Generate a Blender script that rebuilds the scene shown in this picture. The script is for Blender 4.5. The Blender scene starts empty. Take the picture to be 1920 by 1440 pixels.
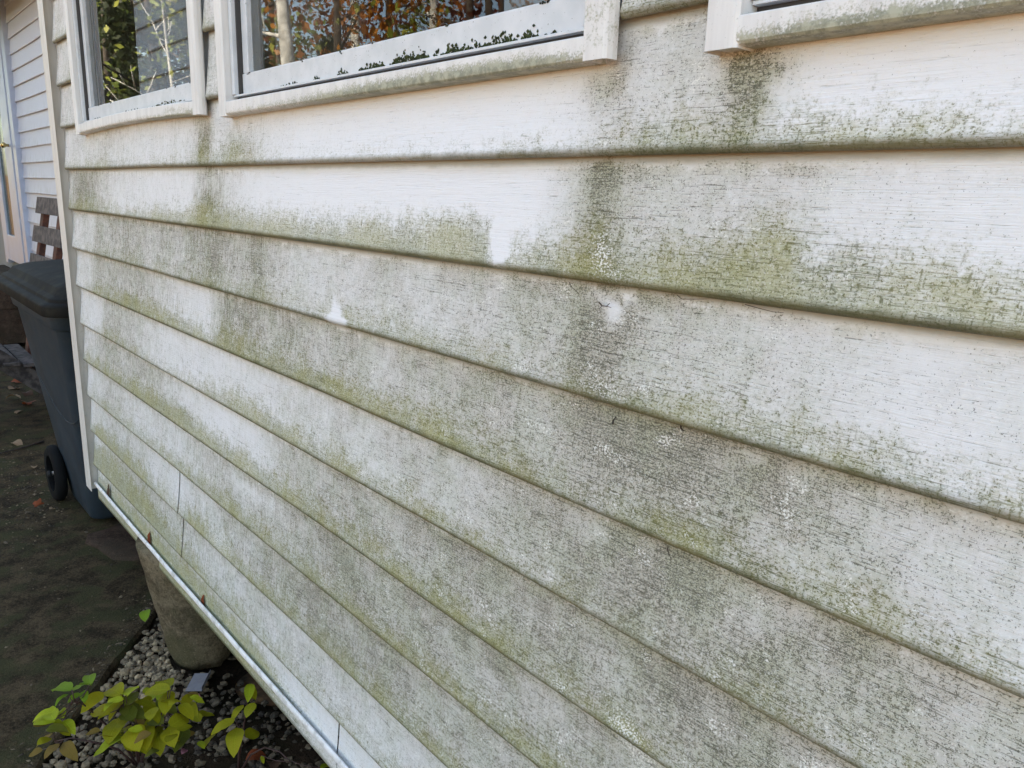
import bpy, bmesh, math, random
import numpy as np
from mathutils import Vector, Matrix, Euler

scene = bpy.context.scene
COL = scene.collection
R = math.radians
rng = random.Random(7)
nrng = np.random.default_rng(11)

# ------------------------------------------------------------------ camera, sky, sun, exposure
cd = bpy.data.cameras.new('camera')
cam = bpy.data.objects.new('camera', cd)
COL.objects.link(cam)
cd.sensor_width = 36.0
cd.lens = 36.0 * 1450.0 / 1920.0
cd.clip_start = 0.02
cd.clip_end = 1500.0
fw = Vector((-0.73123338, 0.64098789, -0.23330723))
rt = Vector((0.65302386, 0.7566558, 0.03212227))
up = Vector((-0.19712326, 0.12886631, 0.97187237))
m3 = Matrix((rt, up, -fw)).transposed()
cam.matrix_world = Matrix.Translation((2.94255, -0.60129, 1.45657)) @ m3.to_4x4()
scene.camera = cam

SUN_EL, SUN_AZ = 41.0, 18.0          # azimuth from +Y (north) towards +X
world = bpy.data.worlds.new('World')
scene.world = world
world.use_nodes = True
wn, wl = world.node_tree.nodes, world.node_tree.links
wn.clear()
sky = wn.new('ShaderNodeTexSky')
sky.sky_type = 'NISHITA'
sky.sun_disc = False
sky.sun_elevation = R(SUN_EL)
sky.sun_rotation = R(SUN_AZ)
sky.air_density = 1.0
sky.dust_density = 1.6
sky.ozone_density = 1.0
bg = wn.new('ShaderNodeBackground')
bg.inputs['Strength'].default_value = 0.15
wo = wn.new('ShaderNodeOutputWorld')
wl.new(sky.outputs[0], bg.inputs[0])
wl.new(bg.outputs[0], wo.inputs[0])

sl = bpy.data.lights.new('sun', 'SUN')
sl.energy = 4.8
sl.angle = R(0.53)
sl.color = (1.0, 0.94, 0.85)
sun = bpy.data.objects.new('sun', sl)
COL.objects.link(sun)
sd = Vector((math.sin(R(SUN_AZ)) * math.cos(R(SUN_EL)), math.cos(R(SUN_AZ)) * math.cos(R(SUN_EL)), math.sin(R(SUN_EL))))
sun.rotation_euler = sd.to_track_quat('Z', 'Y').to_euler()
sun.location = (0, 20, 30)

vs = scene.view_settings
vs.view_transform = 'Standard'
vs.look = 'None'
vs.gamma = 1.0
vs.use_curve_mapping = False
vs.exposure = 2.52
try:
    vs.use_white_balance = True
    vs.white_balance_temperature = 7520
    vs.white_balance_tint = 7
except Exception:
    pass
scene.cycles.max_bounces = 8
scene.cycles.transparent_max_bounces = 12
scene.cycles.use_denoising = True

KNOTS = {0: [(0.016, 0.42, 0.625, 0.2), (0.415, 0.5, 0.625, 0.25), (0.555, 0.48, 0.5, 0.3), (0.822, 0.36, 0.438, 0.2), (1.133, 0.36, 0.5, 0.2), (1.231, 0.6, 0.625, 0.3), (1.322, 0.35, 0.625, 0.3), (1.405, 0.45, 0.625, 0.3), (1.531, 0.36, 0.5, 0.2), (1.702, 0.2, 0.375, 0.15), (1.939, 0.1, 0.438, 0.12), (2.185, 0.08, 0.625, 0.1), (2.28, 0.15, 0.75, 0.12), (2.346, 0.3, 0.5, 0.15), (2.391, 0.5, 0.625, 0.15), (2.433, 0.5, 0.875, 0.25), (2.495, 0.55, 0.875, 0.3), (2.54, 0.75, 0.75, 0.25), (2.571, 0.4, 0.75, 0.25), (2.6, 0.18, 0.875, 0.2), (2.644, 0.12, 1, 0.2), (2.702, 0.1, 0.875, 0.18), (2.737, 0.14, 0.75, 0.15), (2.759, 0.15, 0.75, 0.15)], 1: [(0.035, 0.627, 0.625, 0.3), (0.308, 0.684, 0.75, 0.35), (0.541, 0.399, 0.625, 0.25), (0.958, 0.285, 0.75, 0.3), (1.143, 0.285, 0.875, 0.3), (1.235, 0.684, 1, 0.45), (1.36, 0.456, 1, 0.4), (1.468, 0.251, 1, 0.35), (1.61, 0.114, 1, 0.33), (1.841, 0.046, 1, 0.36), (2.074, 0.046, 1, 0.42), (2.189, 0.046, 1, 0.42), (2.22, 0.046, 0.5, 0.3), (2.278, 0.171, 0.875, 0.3), (2.339, 0.57, 0.75, 0.4), (2.379, 0.912, 0.75, 0.5), (2.409, 0.684, 0.625, 0.4), (2.444, 0.57, 0.625, 0.4), (2.509, 0.57, 0.875, 0.4), (2.549, 0.57, 1, 0.5), (2.591, 0.479, 1, 0.5), (2.626, 0.376, 1, 0.4), (2.661, 0.342, 1, 0.4), (2.702, 0.251, 0.875, 0.35), (2.74, 0.228, 0.875, 0.35), (2.78, 0.228, 0.938, 0.3)], 2: [(0.017, 0.468, 0.375, 0.2), (0.273, 0.52, 0.375, 0.2), (0.311, 0.715, 0.5, 0.25), (0.707, 0.754, 0.5, 0.25), (0.929, 0.65, 0.5, 0.2), (1.283, 0.845, 0.75, 0.3), (1.399, 0.65, 0.625, 0.25), (1.491, 0.845, 0.625, 0.35), (1.598, 0.546, 0.5, 0.25), (1.764, 0.494, 0.625, 0.25), (1.935, 0.547, 0.625, 0.3), (2.076, 0.57, 0.625, 0.3), (2.246, 0.627, 0.625, 0.25), (2.339, 0.741, 0.5, 0.2), (2.396, 0.969, 0.625, 0.2), (2.434, 0.741, 0.625, 0.25), (2.49, 0.593, 0.625, 0.3), (2.58, 0.547, 0.75, 0.3), (2.656, 0.433, 0.625, 0.3), (2.721, 0.376, 0.75, 0.25), (2.8, 0.342, 0.625, 0.25)], 3: [(0.009, 0.424, 0.375, 0.2), (0.179, 0.502, 0.5, 0.2), (0.278, 0.71, 0.75, 0.3), (0.672, 0.736, 0.875, 0.3), (0.9, 0.554, 1, 0.35), (1.095, 0.346, 1, 0.3), (1.215, 0.385, 0.75, 0.3), (1.324, 0.84, 0.875, 0.4), (1.539, 0.775, 0.875, 0.35), (1.757, 0.684, 0.875, 0.3), (1.932, 0.63, 0.875, 0.3), (2.077, 0.653, 1, 0.35), (2.198, 0.752, 0.875, 0.3), (2.301, 0.784, 0.625, 0.25), (2.39, 0.869, 0.625, 0.2), (2.516, 0.869, 0.75, 0.25), (2.595, 0.784, 0.75, 0.3), (2.674, 0.7, 0.625, 0.3), (2.74, 0.594, 0.625, 0.25), (2.821, 0.424, 0.625, 0.25)], 4: [(0.017, 0.401, 0.375, 0.2), (0.284, 0.429, 0.5, 0.2), (0.334, 0.742, 0.625, 0.3), (0.636, 0.628, 0.625, 0.25), (0.913, 0.372, 0.5, 0.2), (1.243, 0.344, 0.75, 0.3), (1.476, 0.401, 1, 0.35), (1.667, 0.486, 0.875, 0.3), (1.845, 0.557, 0.875, 0.25), (2.008, 0.607, 0.75, 0.25), (2.203, 0.707, 0.75, 0.25), (2.308, 0.763, 0.625, 0.2), (2.4, 0.848, 0.375, 0.2), (2.479, 0.901, 0.375, 0.2), (2.638, 0.827, 0.5, 0.2), (2.779, 0.689, 0.5, 0.2), (2.842, 0.636, 0.5, 0.2)], 5: [(0.02, 0.415, 0.75, 0.35), (0.318, 0.699, 0.75, 0.35), (0.602, 0.656, 0.875, 0.35), (0.842, 0.628, 1, 0.4), (1.008, 0.415, 1, 0.4), (1.224, 0.316, 1, 0.35), (1.435, 0.372, 1, 0.35), (1.743, 0.77, 0.875, 0.3), (1.928, 0.721, 0.875, 0.3), (2.08, 0.835, 0.875, 0.3), (2.207, 0.844, 1, 0.3), (2.316, 0.827, 0.625, 0.25), (2.491, 0.848, 0.625, 0.25), (2.562, 0.848, 0.5, 0.2), (2.864, 0.742, 0.5, 0.2)], 6: [(0.006, 0.415, 0.5, 0.3), (0.274, 0.628, 0.625, 0.3), (0.618, 0.486, 0.625, 0.3), (0.942, 0.486, 0.75, 0.3), (1.269, 0.628, 0.875, 0.35), (1.553, 0.699, 0.75, 0.3), (1.835, 0.912, 0.75, 0.25), (2.212, 0.798, 0.875, 0.25), (2.419, 0.763, 0.75, 0.3), (2.575, 0.742, 0.625, 0.25), (2.884, 0.636, 0.5, 0.2)], 7: [(0.009, 0.415, 0.5, 0.3), (0.13, 0.486, 1, 0.45), (0.417, 0.628, 1, 0.45), (0.735, 0.486, 0.75, 0.35), (0.872, 0.415, 0.625, 0.3), (0.936, 0.415, 0.5, 0.3), (1.037, 0.514, 1, 0.4), (1.346, 0.699, 0.75, 0.3), (1.729, 0.912, 0.625, 0.3), (2.083, 0.79, 0.75, 0.3), (2.33, 0.678, 0.625, 0.25), (2.904, 0.53, 0.5, 0.2)], 8: [(0.023, 0.344, 1, 0.7), (0.191, 0.557, 1, 0.8), (0.552, 0.699, 1, 0.7), (0.891, 0.628, 0.75, 0.5), (1.165, 0.557, 0.625, 0.4), (1.477, 0.628, 0.5, 0.3), (1.921, 0.539, 0.5, 0.3), (2.337, 0.477, 0.5, 0.3), (2.923, 0.477, 0.5, 0.3)], 9: [(0.017, 0.344, 0.75, 0.9), (0.362, 0.486, 1, 0.9), (0.739, 0.557, 1, 0.9), (1.153, 0.557, 1, 0.9), (1.412, 0.486, 0.75, 0.8), (1.625, 0.372, 0.375, 0.5), (1.803, 0.344, 0.25, 0.4), (2.342, 0.318, 0.375, 0.3), (2.94, 0.318, 0.375, 0.3)]}
BLOBS = [(2.5429, 1.5473, 0.0168, 0.0237, 0.6, 0.1, 0.0), (2.5279, 1.5635, 0.0097, 0.0096, 0.35, 0.0, 0.0), (2.5604, 1.571, 0.0225, 0.0075, 0.35, 0.0, 0.0), (2.368, 1.5674, 0.0222, 0.0143, 0.3, 0.0, 0.0), (2.3937, 1.5777, 0.007, 0.0198, 0.25, 0.0, 0.0), (1.268, 1.5447, 0.0363, 0.0366, 0.5, 0.3, 0.0), (1.435, 1.5351, 0.0776, 0.0242, 0.25, 0.2, 0.0), (2.3815, 1.3952, 0.0266, 0.0248, 0.45, 0.0, 0.0), (2.3703, 1.471, 0.0099, 0.0214, 0.35, 0.1, 0.0), (2.3863, 1.4011, 0.015, 0.0208, 0.0, 0.0, 1.0), (2.4195, 1.3822, 0.0178, 0.0075, 0.0, 0.0, 0.5), (2.3823, 1.3544, 0.0246, 0.0073, -0.75, 0.0, 0.0), (2.4014, 1.345, 0.0134, 0.0122, -0.75, 0.0, 0.0), (2.4181, 1.357, 0.0143, 0.0054, -0.8, 0.0, 0.0), (2.3846, 1.3048, 0.0388, 0.0373, 0.35, 0.0, 0.0), (2.3995, 1.2638, 0.0305, 0.0127, 0.1, 0.0, 0.7), (1.8221, 1.2544, 0.0356, 0.0079, -1.0, -1.0, 0.0), (1.8156, 1.2683, 0.0161, 0.014, -1.0, -1.0, 0.0), (2.5442, 1.3965, 0.0154, 0.0103, 0.0, 0.8, 0.0), (2.6561, 1.4173, 0.0127, 0.0082, 0.0, 0.5, 0.0), (2.5801, 1.4292, 0.0251, 0.0177, 0.0, 0.45, 0.0), (2.2209, 1.4076, 0.0179, 0.0219, -0.3, -0.9, 0.0), (2.1445, 1.4163, 0.056, 0.0146, 0.0, 0.3, 0.0), (2.4379, 1.2111, 0.0725, 0.0287, 0.35, 0.0, 0.0), (2.5124, 1.2227, 0.0155, 0.0096, 0.5, 0.0, 0.0), (2.5903, 1.2135, 0.0291, 0.0247, 0.3, 0.0, 0.0), (2.3798, 1.0971, 0.029, 0.014, -0.18, 0.0, 0.0), (2.5825, 1.2327, 0.0086, 0.0044, -0.35, 0.0, 0.0), (2.4963, 1.0822, 0.0147, 0.0244, 0.4, 0.0, 0.0), (2.4761, 0.8616, 0.0311, 0.021, -0.1, 0.9, 0.9), (2.4589, 0.8787, 0.0213, 0.0185, 0.0, 0.2, 0.9), (2.364, 0.8779, 0.0144, 0.0071, 0.0, 0.0, 0.9), (2.4793, 0.9546, 0.0129, 0.0225, 0.4, 0.0, 0.0), (2.5115, 0.9623, 0.0269, 0.0182, 0.25, 0.0, 0.0), (2.21, 0.8015, 0.0444, 0.0099, -0.2, 0.0, 0.0), (1.6371, 0.5924, 0.0832, 0.0062, -0.2, 0.0, 0.0), (2.3364, 1.0159, 0.0109, 0.0082, -0.2, 0.0, 0.7), (1.0034, 0.9012, 0.0371, 0.0262, 0.2, 0.8, 0.0), (0.8415, 0.8851, 0.2836, 0.0248, 0.0, 0.4, 0.0), (1.7804, 1.143, 0.0535, 0.0094, 0.1, 0.6, 0.0), (2.1341, 1.1292, 0.0218, 0.0068, 0.1, 0.7, 0.0), (2.5778, 1.2733, 0.0213, 0.0097, 0.0, 0.3, 0.0), (0.5553, 0.4212, 0.1199, 0.0313, 0.0, 0.6, 0.0), (0.868, 0.3995, 0.1066, 0.032, 0.0, 0.7, 0.0), (1.0355, 0.4036, 0.0854, 0.0301, 0.0, 0.6, 0.0), (1.3807, 0.4129, 0.0769, 0.0263, 0.0, 0.4, 0.0), (1.2181, 0.6289, 0.0789, 0.0321, -0.1, 0.0, 0.8), (1.4282, 0.8253, 0.1161, 0.0175, -0.2, 0.0, 0.4), (2.7365, 1.3975, 0.0173, 0.0112, 0.0, 0.3, 0.0), (2.7422, 1.2412, 0.0182, 0.0164, 0.2, 0.0, 0.0), (2.6789, 1.2523, 0.0213, 0.0132, 0.3, 0.1, 0.0), (2.0223, 1.2139, 0.0418, 0.0118, 0.1, 0.4, 0.0), (0.625, 1.151, 0.0742, 0.0215, 0.0, 0.7, 0.0), (0.1985, 1.4488, 0.1494, 0.0482, 0.3, 0.0, 0.0), (1.2635, 1.4272, 0.0619, 0.0328, 0.3, 0.2, 0.0), (1.2745, 1.3062, 0.0374, 0.0454, 0.3, 0.0, 0.0), (1.497, 1.314, 0.0252, 0.0408, 0.3, 0.0, 0.0), (2.5928, 1.486, 0.0287, 0.0059, 0.15, 0.2, 0.0), (2.6929, 1.0846, 0.0175, 0.0142, 0.2, 0.3, 0.0), (2.6449, 1.1539, 0.0239, 0.0144, -0.12, 0.0, 0.0), (1.9274, 0.8656, 0.0845, 0.0288, -0.05, 0.0, 0.0), (2.7235, 1.3646, 0.0291, 0.0155, -0.1, 0.0, 0.0), (2.5736, 1.0578, 0.0346, 0.0218, -0.05, 0.0, 0.0)]
LEAVES = [(1.08, -0.274, 0.3, 0.937, -0.245, 0.288, 0.42, 0, 0), (1.061, -0.31, 0.29, 0.983, -0.343, 0.278, 0.55, 0, 0), (1.082, -0.31, 0.3, 1.048, -0.266, 0.288, 0.55, 0, 0), (1.039, -0.313, 0.27, 1.044, -0.349, 0.258, 0.5, 0, 0), (1.047, -0.282, 0.27, 1.08, -0.288, 0.258, 0.6, 0, 0), (1.041, -0.288, 0.26, 1.035, -0.32, 0.248, 0.5, 0, 0), (1.064, -0.267, 0.29, 1.013, -0.282, 0.278, 0.5, 0, 0), (1.083, -0.356, 0.24, 0.994, -0.386, 0.228, 0.75, 1, 0), (1.096, -0.356, 0.25, 0.999, -0.361, 0.238, 0.5, 1, 0), (1.06, -0.355, 0.23, 1.086, -0.337, 0.218, 0.5, 1, 0), (1.063, -0.334, 0.22, 1.107, -0.32, 0.208, 0.6, 1, 0), (1.008, -0.349, 0.16, 1.012, -0.391, 0.148, 0.4, 3, 0), (1.001, -0.338, 0.12, 1.014, -0.378, 0.108, 0.8, 3, 0), (0.998, -0.332, 0.12, 1.095, -0.315, 0.108, 0.5, 3, 0), (0.942, -0.368, 0.08, 0.927, -0.399, 0.068, 0.6, 3, 0), (1.104, -0.215, 0.26, 0.997, -0.237, 0.248, 0.65, 2, 0), (1.116, -0.206, 0.26, 1.057, -0.166, 0.248, 0.55, 1, 0), (1.186, -0.123, 0.28, 1.137, -0.175, 0.268, 0.55, 2, 0), (1.175, -0.126, 0.28, 1.088, -0.121, 0.268, 0.6, 2, 0), (1.142, -0.116, 0.25, 1.215, -0.15, 0.238, 0.55, 2, 0), (1.037, -0.237, 0.24, 1.057, -0.296, 0.228, 0.6, 2, 0), (1.058, -0.193, 0.22, 1.079, -0.268, 0.208, 0.45, 2, 0), (1.042, -0.186, 0.2, 1.072, -0.244, 0.188, 0.55, 2, 0), (1.06, -0.208, 0.2, 1.142, -0.166, 0.188, 0.6, 4, 0), (1.09, -0.182, 0.22, 1.126, -0.143, 0.208, 0.6, 2, 0), (1.083, -0.156, 0.2, 1.163, -0.139, 0.188, 0.6, 2, 0), (1.092, -0.134, 0.2, 1.157, -0.104, 0.188, 0.5, 4, 0), (1.239, -0.148, 0.22, 1.206, -0.085, 0.208, 0.6, 2, 0), (1.059, -0.21, 0.17, 1.118, -0.258, 0.158, 0.8, 2, 0), (1.084, -0.2, 0.17, 1.08, -0.245, 0.158, 0.8, 2, 0), (1.113, -0.218, 0.15, 1.122, -0.292, 0.138, 0.62, 1, 0), (1.111, -0.199, 0.17, 1.188, -0.21, 0.158, 0.8, 2, 0), (1.111, -0.167, 0.16, 1.241, -0.21, 0.148, 0.62, 2, 0), (1.112, -0.161, 0.14, 1.227, -0.207, 0.128, 0.7, 2, 0), (1.113, -0.144, 0.14, 1.188, -0.159, 0.128, 0.6, 2, 0), (1.153, -0.125, 0.16, 1.214, -0.137, 0.148, 0.8, 2, 0), (1.129, -0.081, 0.12, 1.208, -0.14, 0.108, 0.62, 4, 0), (1.166, -0.14, 0.18, 1.101, -0.164, 0.168, 0.5, 4, 0), (1.131, -0.195, 0.2, 1.057, -0.208, 0.188, 0.6, 4, 0), (1.088, -0.238, 0.21, 1.004, -0.275, 0.198, 0.6, 2, 0), (1.145, -0.09, 0.2, 1.104, -0.039, 0.188, 0.4, 2, 0), (1.115, -0.06, 0.18, 1.165, -0.062, 0.168, 0.3, 2, 0), (1.114, -0.045, 0.12, 1.093, -0.011, 0.108, 0.5, 2, 0), (1.09, -0.162, 0.15, 1.111, -0.206, 0.138, 0.7, 2, 0), (1.233, 0.042, 0.24, 1.276, 0.048, 0.228, 0.7, 2, 1), (1.237, 0.052, 0.25, 1.284, 0.025, 0.238, 0.5, 1, 1), (1.276, 0.043, 0.22, 1.299, 0.011, 0.208, 0.8, 2, 1), (1.24, 0.03, 0.2, 1.263, -0.013, 0.188, 0.42, 2, 1), (1.266, -0.003, 0.19, 1.267, -0.065, 0.178, 0.52, 2, 1), (1.272, -0.0, 0.17, 1.346, -0.045, 0.158, 0.6, 2, 1), (1.297, 0.009, 0.15, 1.278, 0.053, 0.138, 0.8, 2, 1), (1.323, 0.036, 0.1, 1.34, 0.035, 0.088, 0.5, 2, 1), (1.43, 0.139, 0.08, 1.425, 0.18, 0.068, 0.6, 1, 1), (0.469, 0.016, 0.12, 0.511, -0.003, 0.108, 0.6, 0, 2)]


# ------------------------------------------------------------------ node helpers
class NT:
    def __init__(self, name):
        self.m = bpy.data.materials.new(name)
        self.m.use_nodes = True
        self.t = self.m.node_tree
        self.t.nodes.clear()
        self.out = self.t.nodes.new('ShaderNodeOutputMaterial')
        self.b = self.t.nodes.new('ShaderNodeBsdfPrincipled')
        self.t.links.new(self.b.outputs[0], self.out.inputs[0])
    def n(self, ty, **kw):
        nd = self.t.nodes.new(ty)
        for k, v in kw.items():
            setattr(nd, k, v)
        return nd
    def put(self, sock, v):
        if v is None:
            return
        if isinstance(v, bpy.types.NodeSocket):
            self.t.links.new(v, sock)
        elif isinstance(v, (tuple, list)) and len(v) == 3 and len(sock.default_value) == 4:
            sock.default_value = (*v, 1.0)
        else:
            sock.default_value = v
    def math(self, op, a, b=None, c=None, clamp=False):
        nd = self.n('ShaderNodeMath', operation=op, use_clamp=clamp)
        for i, v in enumerate((a, b, c)):
            if v is not None:
                self.put(nd.inputs[i], v)
        return nd.outputs[0]
    def ss(self, v, lo, hi, a=0.0, b=1.0):
        nd = self.n('ShaderNodeMapRange', interpolation_type='SMOOTHSTEP')
        self.put(nd.inputs[0], v); self.put(nd.inputs[1], lo); self.put(nd.inputs[2], hi)
        self.put(nd.inputs[3], a); self.put(nd.inputs[4], b)
        return nd.outputs[0]
    def lin(self, v, lo, hi, a=0.0, b=1.0):
        nd = self.n('ShaderNodeMapRange')
        self.put(nd.inputs[0], v); self.put(nd.inputs[1], lo); self.put(nd.inputs[2], hi)
        self.put(nd.inputs[3], a); self.put(nd.inputs[4], b)
        return nd.outputs[0]
    def mix(self, f, a, b, mode='MIX'):
        nd = self.n('ShaderNodeMix', data_type='RGBA', blend_type=mode)
        self.put(nd.inputs[0], f); self.put(nd.inputs[6], a); self.put(nd.inputs[7], b)
        return nd.outputs[2]
    def obj(self):
        if not hasattr(self, '_o'):
            self._o = self.n('ShaderNodeTexCoord').outputs['Object']
        return self._o
    def map(self, scale=(1, 1, 1), loc=(0, 0, 0), rot=(0, 0, 0)):
        nd = self.n('ShaderNodeMapping')
        self.put(nd.inputs[0], self.obj())
        nd.inputs[1].default_value = loc; nd.inputs[2].default_value = rot; nd.inputs[3].default_value = scale
        return nd.outputs[0]
    def noise(self, scale=1.0, vec=None, detail=4.0, rough=0.55, dist=0.0, col=False):
        nd = self.n('ShaderNodeTexNoise')
        self.put(nd.inputs['Vector'], vec if vec is not None else self.obj())
        nd.inputs['Scale'].default_value = scale
        nd.inputs['Detail'].default_value = detail
        nd.inputs['Roughness'].default_value = rough
        nd.inputs['Distortion'].default_value = dist
        return nd.outputs[1 if col else 0]
    def attr(self, name, col=False):
        nd = self.n('ShaderNodeAttribute', attribute_name=name)
        return nd.outputs[0] if col else nd.outputs[2]
    def bump(self, h, strength=0.3, dist=0.002):
        nd = self.n('ShaderNodeBump')
        nd.inputs['Strength'].default_value = strength
        nd.inputs['Distance'].default_value = dist
        self.put(nd.inputs['Height'], h)
        self.t.links.new(nd.outputs[0], self.b.inputs['Normal'])
    def bs(self, **kw):
        names = dict(color='Base Color', rough='Roughness', metal='Metallic', spec='Specular IOR Level', trans='Transmission Weight', sub='Subsurface Weight')
        for k, v in kw.items():
            self.put(self.b.inputs[names[k]], v)
        return self

M = {}
def simple(name, col, rough=0.5, var=0.12, scale=20, bumps=0.0, bscale=80, bdist=0.002, metal=0.0, spec=0.5, dirt=None, dirtamt=0.0):
    t = NT(name)
    n1 = t.noise(scale, detail=5)
    c2 = tuple(max(0, c * (1 - var * 2)) for c in col)
    c = t.mix(t.ss(n1, 0.35, 0.65), c2, col)
    if dirt:
        n2 = t.noise(scale * 3.3, detail=7, rough=0.65)
        c = t.mix(t.math('MULTIPLY', t.ss(n2, 0.46, 0.66), dirtamt), c, dirt)
    t.bs(color=c, rough=t.lin(n1, 0.3, 0.7, rough - 0.06, rough + 0.08), metal=metal, spec=spec)
    if bumps:
        t.bump(t.noise(bscale, detail=6, rough=0.6), bumps, bdist)
    M[name] = t.m
    return t.m

# ---- siding of the extension: white vinyl with embossed grain, mildew, algae and flaked patches
def siding_material():
    t = NT('stained_white_vinyl')
    m, g, u, h, fl = (t.attr(k) for k in ('mildew', 'algae', 'course', 'band', 'flake'))
    vz = t.map((1, 0.2, 1))
    sx = t.n('ShaderNodeSeparateXYZ'); t.put(sx.inputs[0], t.obj())
    vert = t.ss(sx.outputs[0], 0.9, 2.2, 1.0, 0.34)          # runs read as vertical only far down the wall
    big = t.noise(9, vz, 5, 0.6)
    mid = t.noise(45, t.map((0.8, 0.2, 1)), 7, 0.68)
    fine = t.noise(430, t.map((0.75, 0.2, 1.2)), 3, 0.62)
    speck = t.noise(900, vz, 2, 0.5)
    clot = t.noise(170, t.map((0.8, 0.2, 1.1), (2, 2, 9)), 5, 0.68)
    grain = t.noise(1.0, t.map((48, 5, 1000)), 3, 0.55, 0.4)
    grain2 = t.noise(1.0, t.map((11, 5, 420), (3, 1, 2)), 4, 0.6, 0.9)
    streak = t.math('MULTIPLY', t.math('SUBTRACT', t.noise(1.0, t.map((150, 5, 14)), 5, 0.62), 0.5), vert)
    streakf = t.math('MULTIPLY', t.math('SUBTRACT', t.noise(1.0, t.map((230, 5, 48)), 4, 0.65), 0.5), vert)
    crack = t.noise(1.0, t.map((420, 5, 60), (1, 4, 2)), 2, 0.5, 0.3)
    midc = t.math('SUBTRACT', mid, 0.5)
    # the strip right under the lip above stays sheltered and clean
    uu = t.math('ADD', u, t.math('MULTIPLY', streak, 0.30))
    uu = t.math('ADD', uu, t.math('MULTIPLY', midc, 0.30))
    uu = t.math('ADD', uu, t.math('MULTIPLY', t.math('SUBTRACT', fine, 0.5), 0.16))
    uu = t.math('ADD', uu, t.math('MULTIPLY', m, 0.13))
    shel = t.ss(uu, 0.06, 0.17)
    weather = t.ss(t.math('ADD', u, t.math('MULTIPLY', t.math('SUBTRACT', big, 0.5), 0.12)), 0.0, 0.17)
    base = t.mix(weather, (0.69, 0.675, 0.615), (0.81, 0.81, 0.81))
    lines = t.math('ADD', t.math('MULTIPLY', t.math('SUBTRACT', grain2, 0.5), 1.0), t.math('MULTIPLY', t.math('SUBTRACT', grain, 0.5), 0.5))
    base = t.mix(t.math('MULTIPLY', t.ss(lines, 0.04, 0.24), 0.18), base, (0.42, 0.42, 0.41))
    dens = t.math('MULTIPLY', m, shel)
    dens = t.math('ADD', dens, t.math('MULTIPLY', t.math('SUBTRACT', big, 0.5), t.math('MULTIPLY', dens, 1.0)))
    dens = t.math('ADD', dens, t.math('MULTIPLY', streak, dens))
    patch = t.math('ADD', dens, t.math('MULTIPLY', midc, t.math('MULTIPLY_ADD', dens, 0.95, 0.16)))
    patch = t.math('ADD', patch, t.math('MULTIPLY', t.math('SUBTRACT', clot, 0.5), t.math('MULTIPLY_ADD', dens, 1.0, 0.12)))
    patch = t.math('ADD', patch, t.math('MULTIPLY', streakf, t.math('MULTIPLY', dens, 1.5)))
    patch = t.math('MAXIMUM', patch, 0.0)
    # a thin grey film, brownish in places
    film = t.math('MULTIPLY', t.ss(t.math('ADD', t.math('MULTIPLY', patch, 0.55), t.math('MULTIPLY', dens, 0.45)), 0.04, 1.0), 0.80)
    fcol = t.mix(t.ss(t.noise(14, t.map((1, 0.2, 1), (5, 5, 5)), 4, 0.6), 0.42, 0.58), (0.315, 0.308, 0.180), (0.360, 0.325, 0.230))
    c = t.mix(film, base, fcol)
    # dirt caught in the embossed grain: dark dashes along the board
    gd = t.math('ADD', t.math('MULTIPLY', t.math('SUBTRACT', grain, 0.5), 1.0), t.math('MULTIPLY', t.math('SUBTRACT', grain2, 0.5), 0.8))
    gthr = t.lin(patch, 0.0, 1.0, 0.235, 0.04)
    dash = t.ss(gd, gthr, t.math('ADD', gthr, 0.08))
    dash = t.math('MULTIPLY', dash, t.lin(patch, 0.0, 0.7, 0.30, 0.70))
    dash = t.math('MULTIPLY', dash, shel)
    c = t.mix(dash, c, (0.085, 0.082, 0.058))
    # specks and a fine crackled net of mildew
    sv = t.math('ADD', t.math('MULTIPLY', fine, 0.55), t.math('MULTIPLY', speck, 0.45))
    sv = t.math('ADD', sv, t.math('MULTIPLY', streakf, 0.22))
    sthr = t.lin(patch, 0.0, 1.0, 0.645, 0.480)
    sp = t.math('MULTIPLY', t.ss(sv, sthr, t.math('ADD', sthr, 0.05)), t.lin(patch, 0.0, 0.7, 0.58, 0.76))
    sp = t.math('MULTIPLY', sp, shel)
    c = t.mix(sp, c, (0.075, 0.075, 0.050))
    # pale chalky flecks where the film has broken away
    pv = t.noise(380, t.map((1, 0.2, 1.3), (7, 3, 1)), 3, 0.62)
    worn = t.math('MULTIPLY', t.ss(t.noise(24, t.map((0.8, 0.2, 1.2), (9, 2, 4)), 6, 0.66), 0.54, 0.68), 0.75)
    worn = t.math('MULTIPLY', worn, t.ss(dens, 0.15, 0.5))
    fl = t.math('MAXIMUM', fl, worn)
    pthr = t.lin(fl, 0.0, 1.0, 0.590, 0.500)
    pf = t.math('MULTIPLY', t.ss(pv, pthr, t.math('ADD', pthr, 0.04)), t.math('MINIMUM', 1.0, t.math('ADD', t.math('MULTIPLY', shel, 0.5), fl)))
    # green algae creeping up from the lower edge, netted along grain and cracks
    gb = t.math('ADD', t.math('ADD', u, t.math('MULTIPLY', midc, 0.62)), t.math('MULTIPLY', streak, 0.45))
    gb = t.math('ADD', gb, t.math('MULTIPLY', t.math('SUBTRACT', big, 0.5), 0.35))
    gl = t.math('SUBTRACT', 1.02, h)
    gband = t.math('MULTIPLY', t.ss(gb, t.math('SUBTRACT', gl, 0.34), t.math('ADD', gl, 0.40)), t.math('MINIMUM', 1.0, t.math('MULTIPLY', g, 1.1)))
    net = t.math('MAXIMUM', t.ss(t.math('ADD', t.math('MULTIPLY', grain, 0.6), t.math('MULTIPLY', grain2, 0.4)), 0.51, 0.62), t.math('MULTIPLY', t.ss(crack, 0.53, 0.62), t.ss(fine, 0.42, 0.55)))
    net = t.math('MAXIMUM', net, t.ss(sv, 0.53, 0.60))
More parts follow.
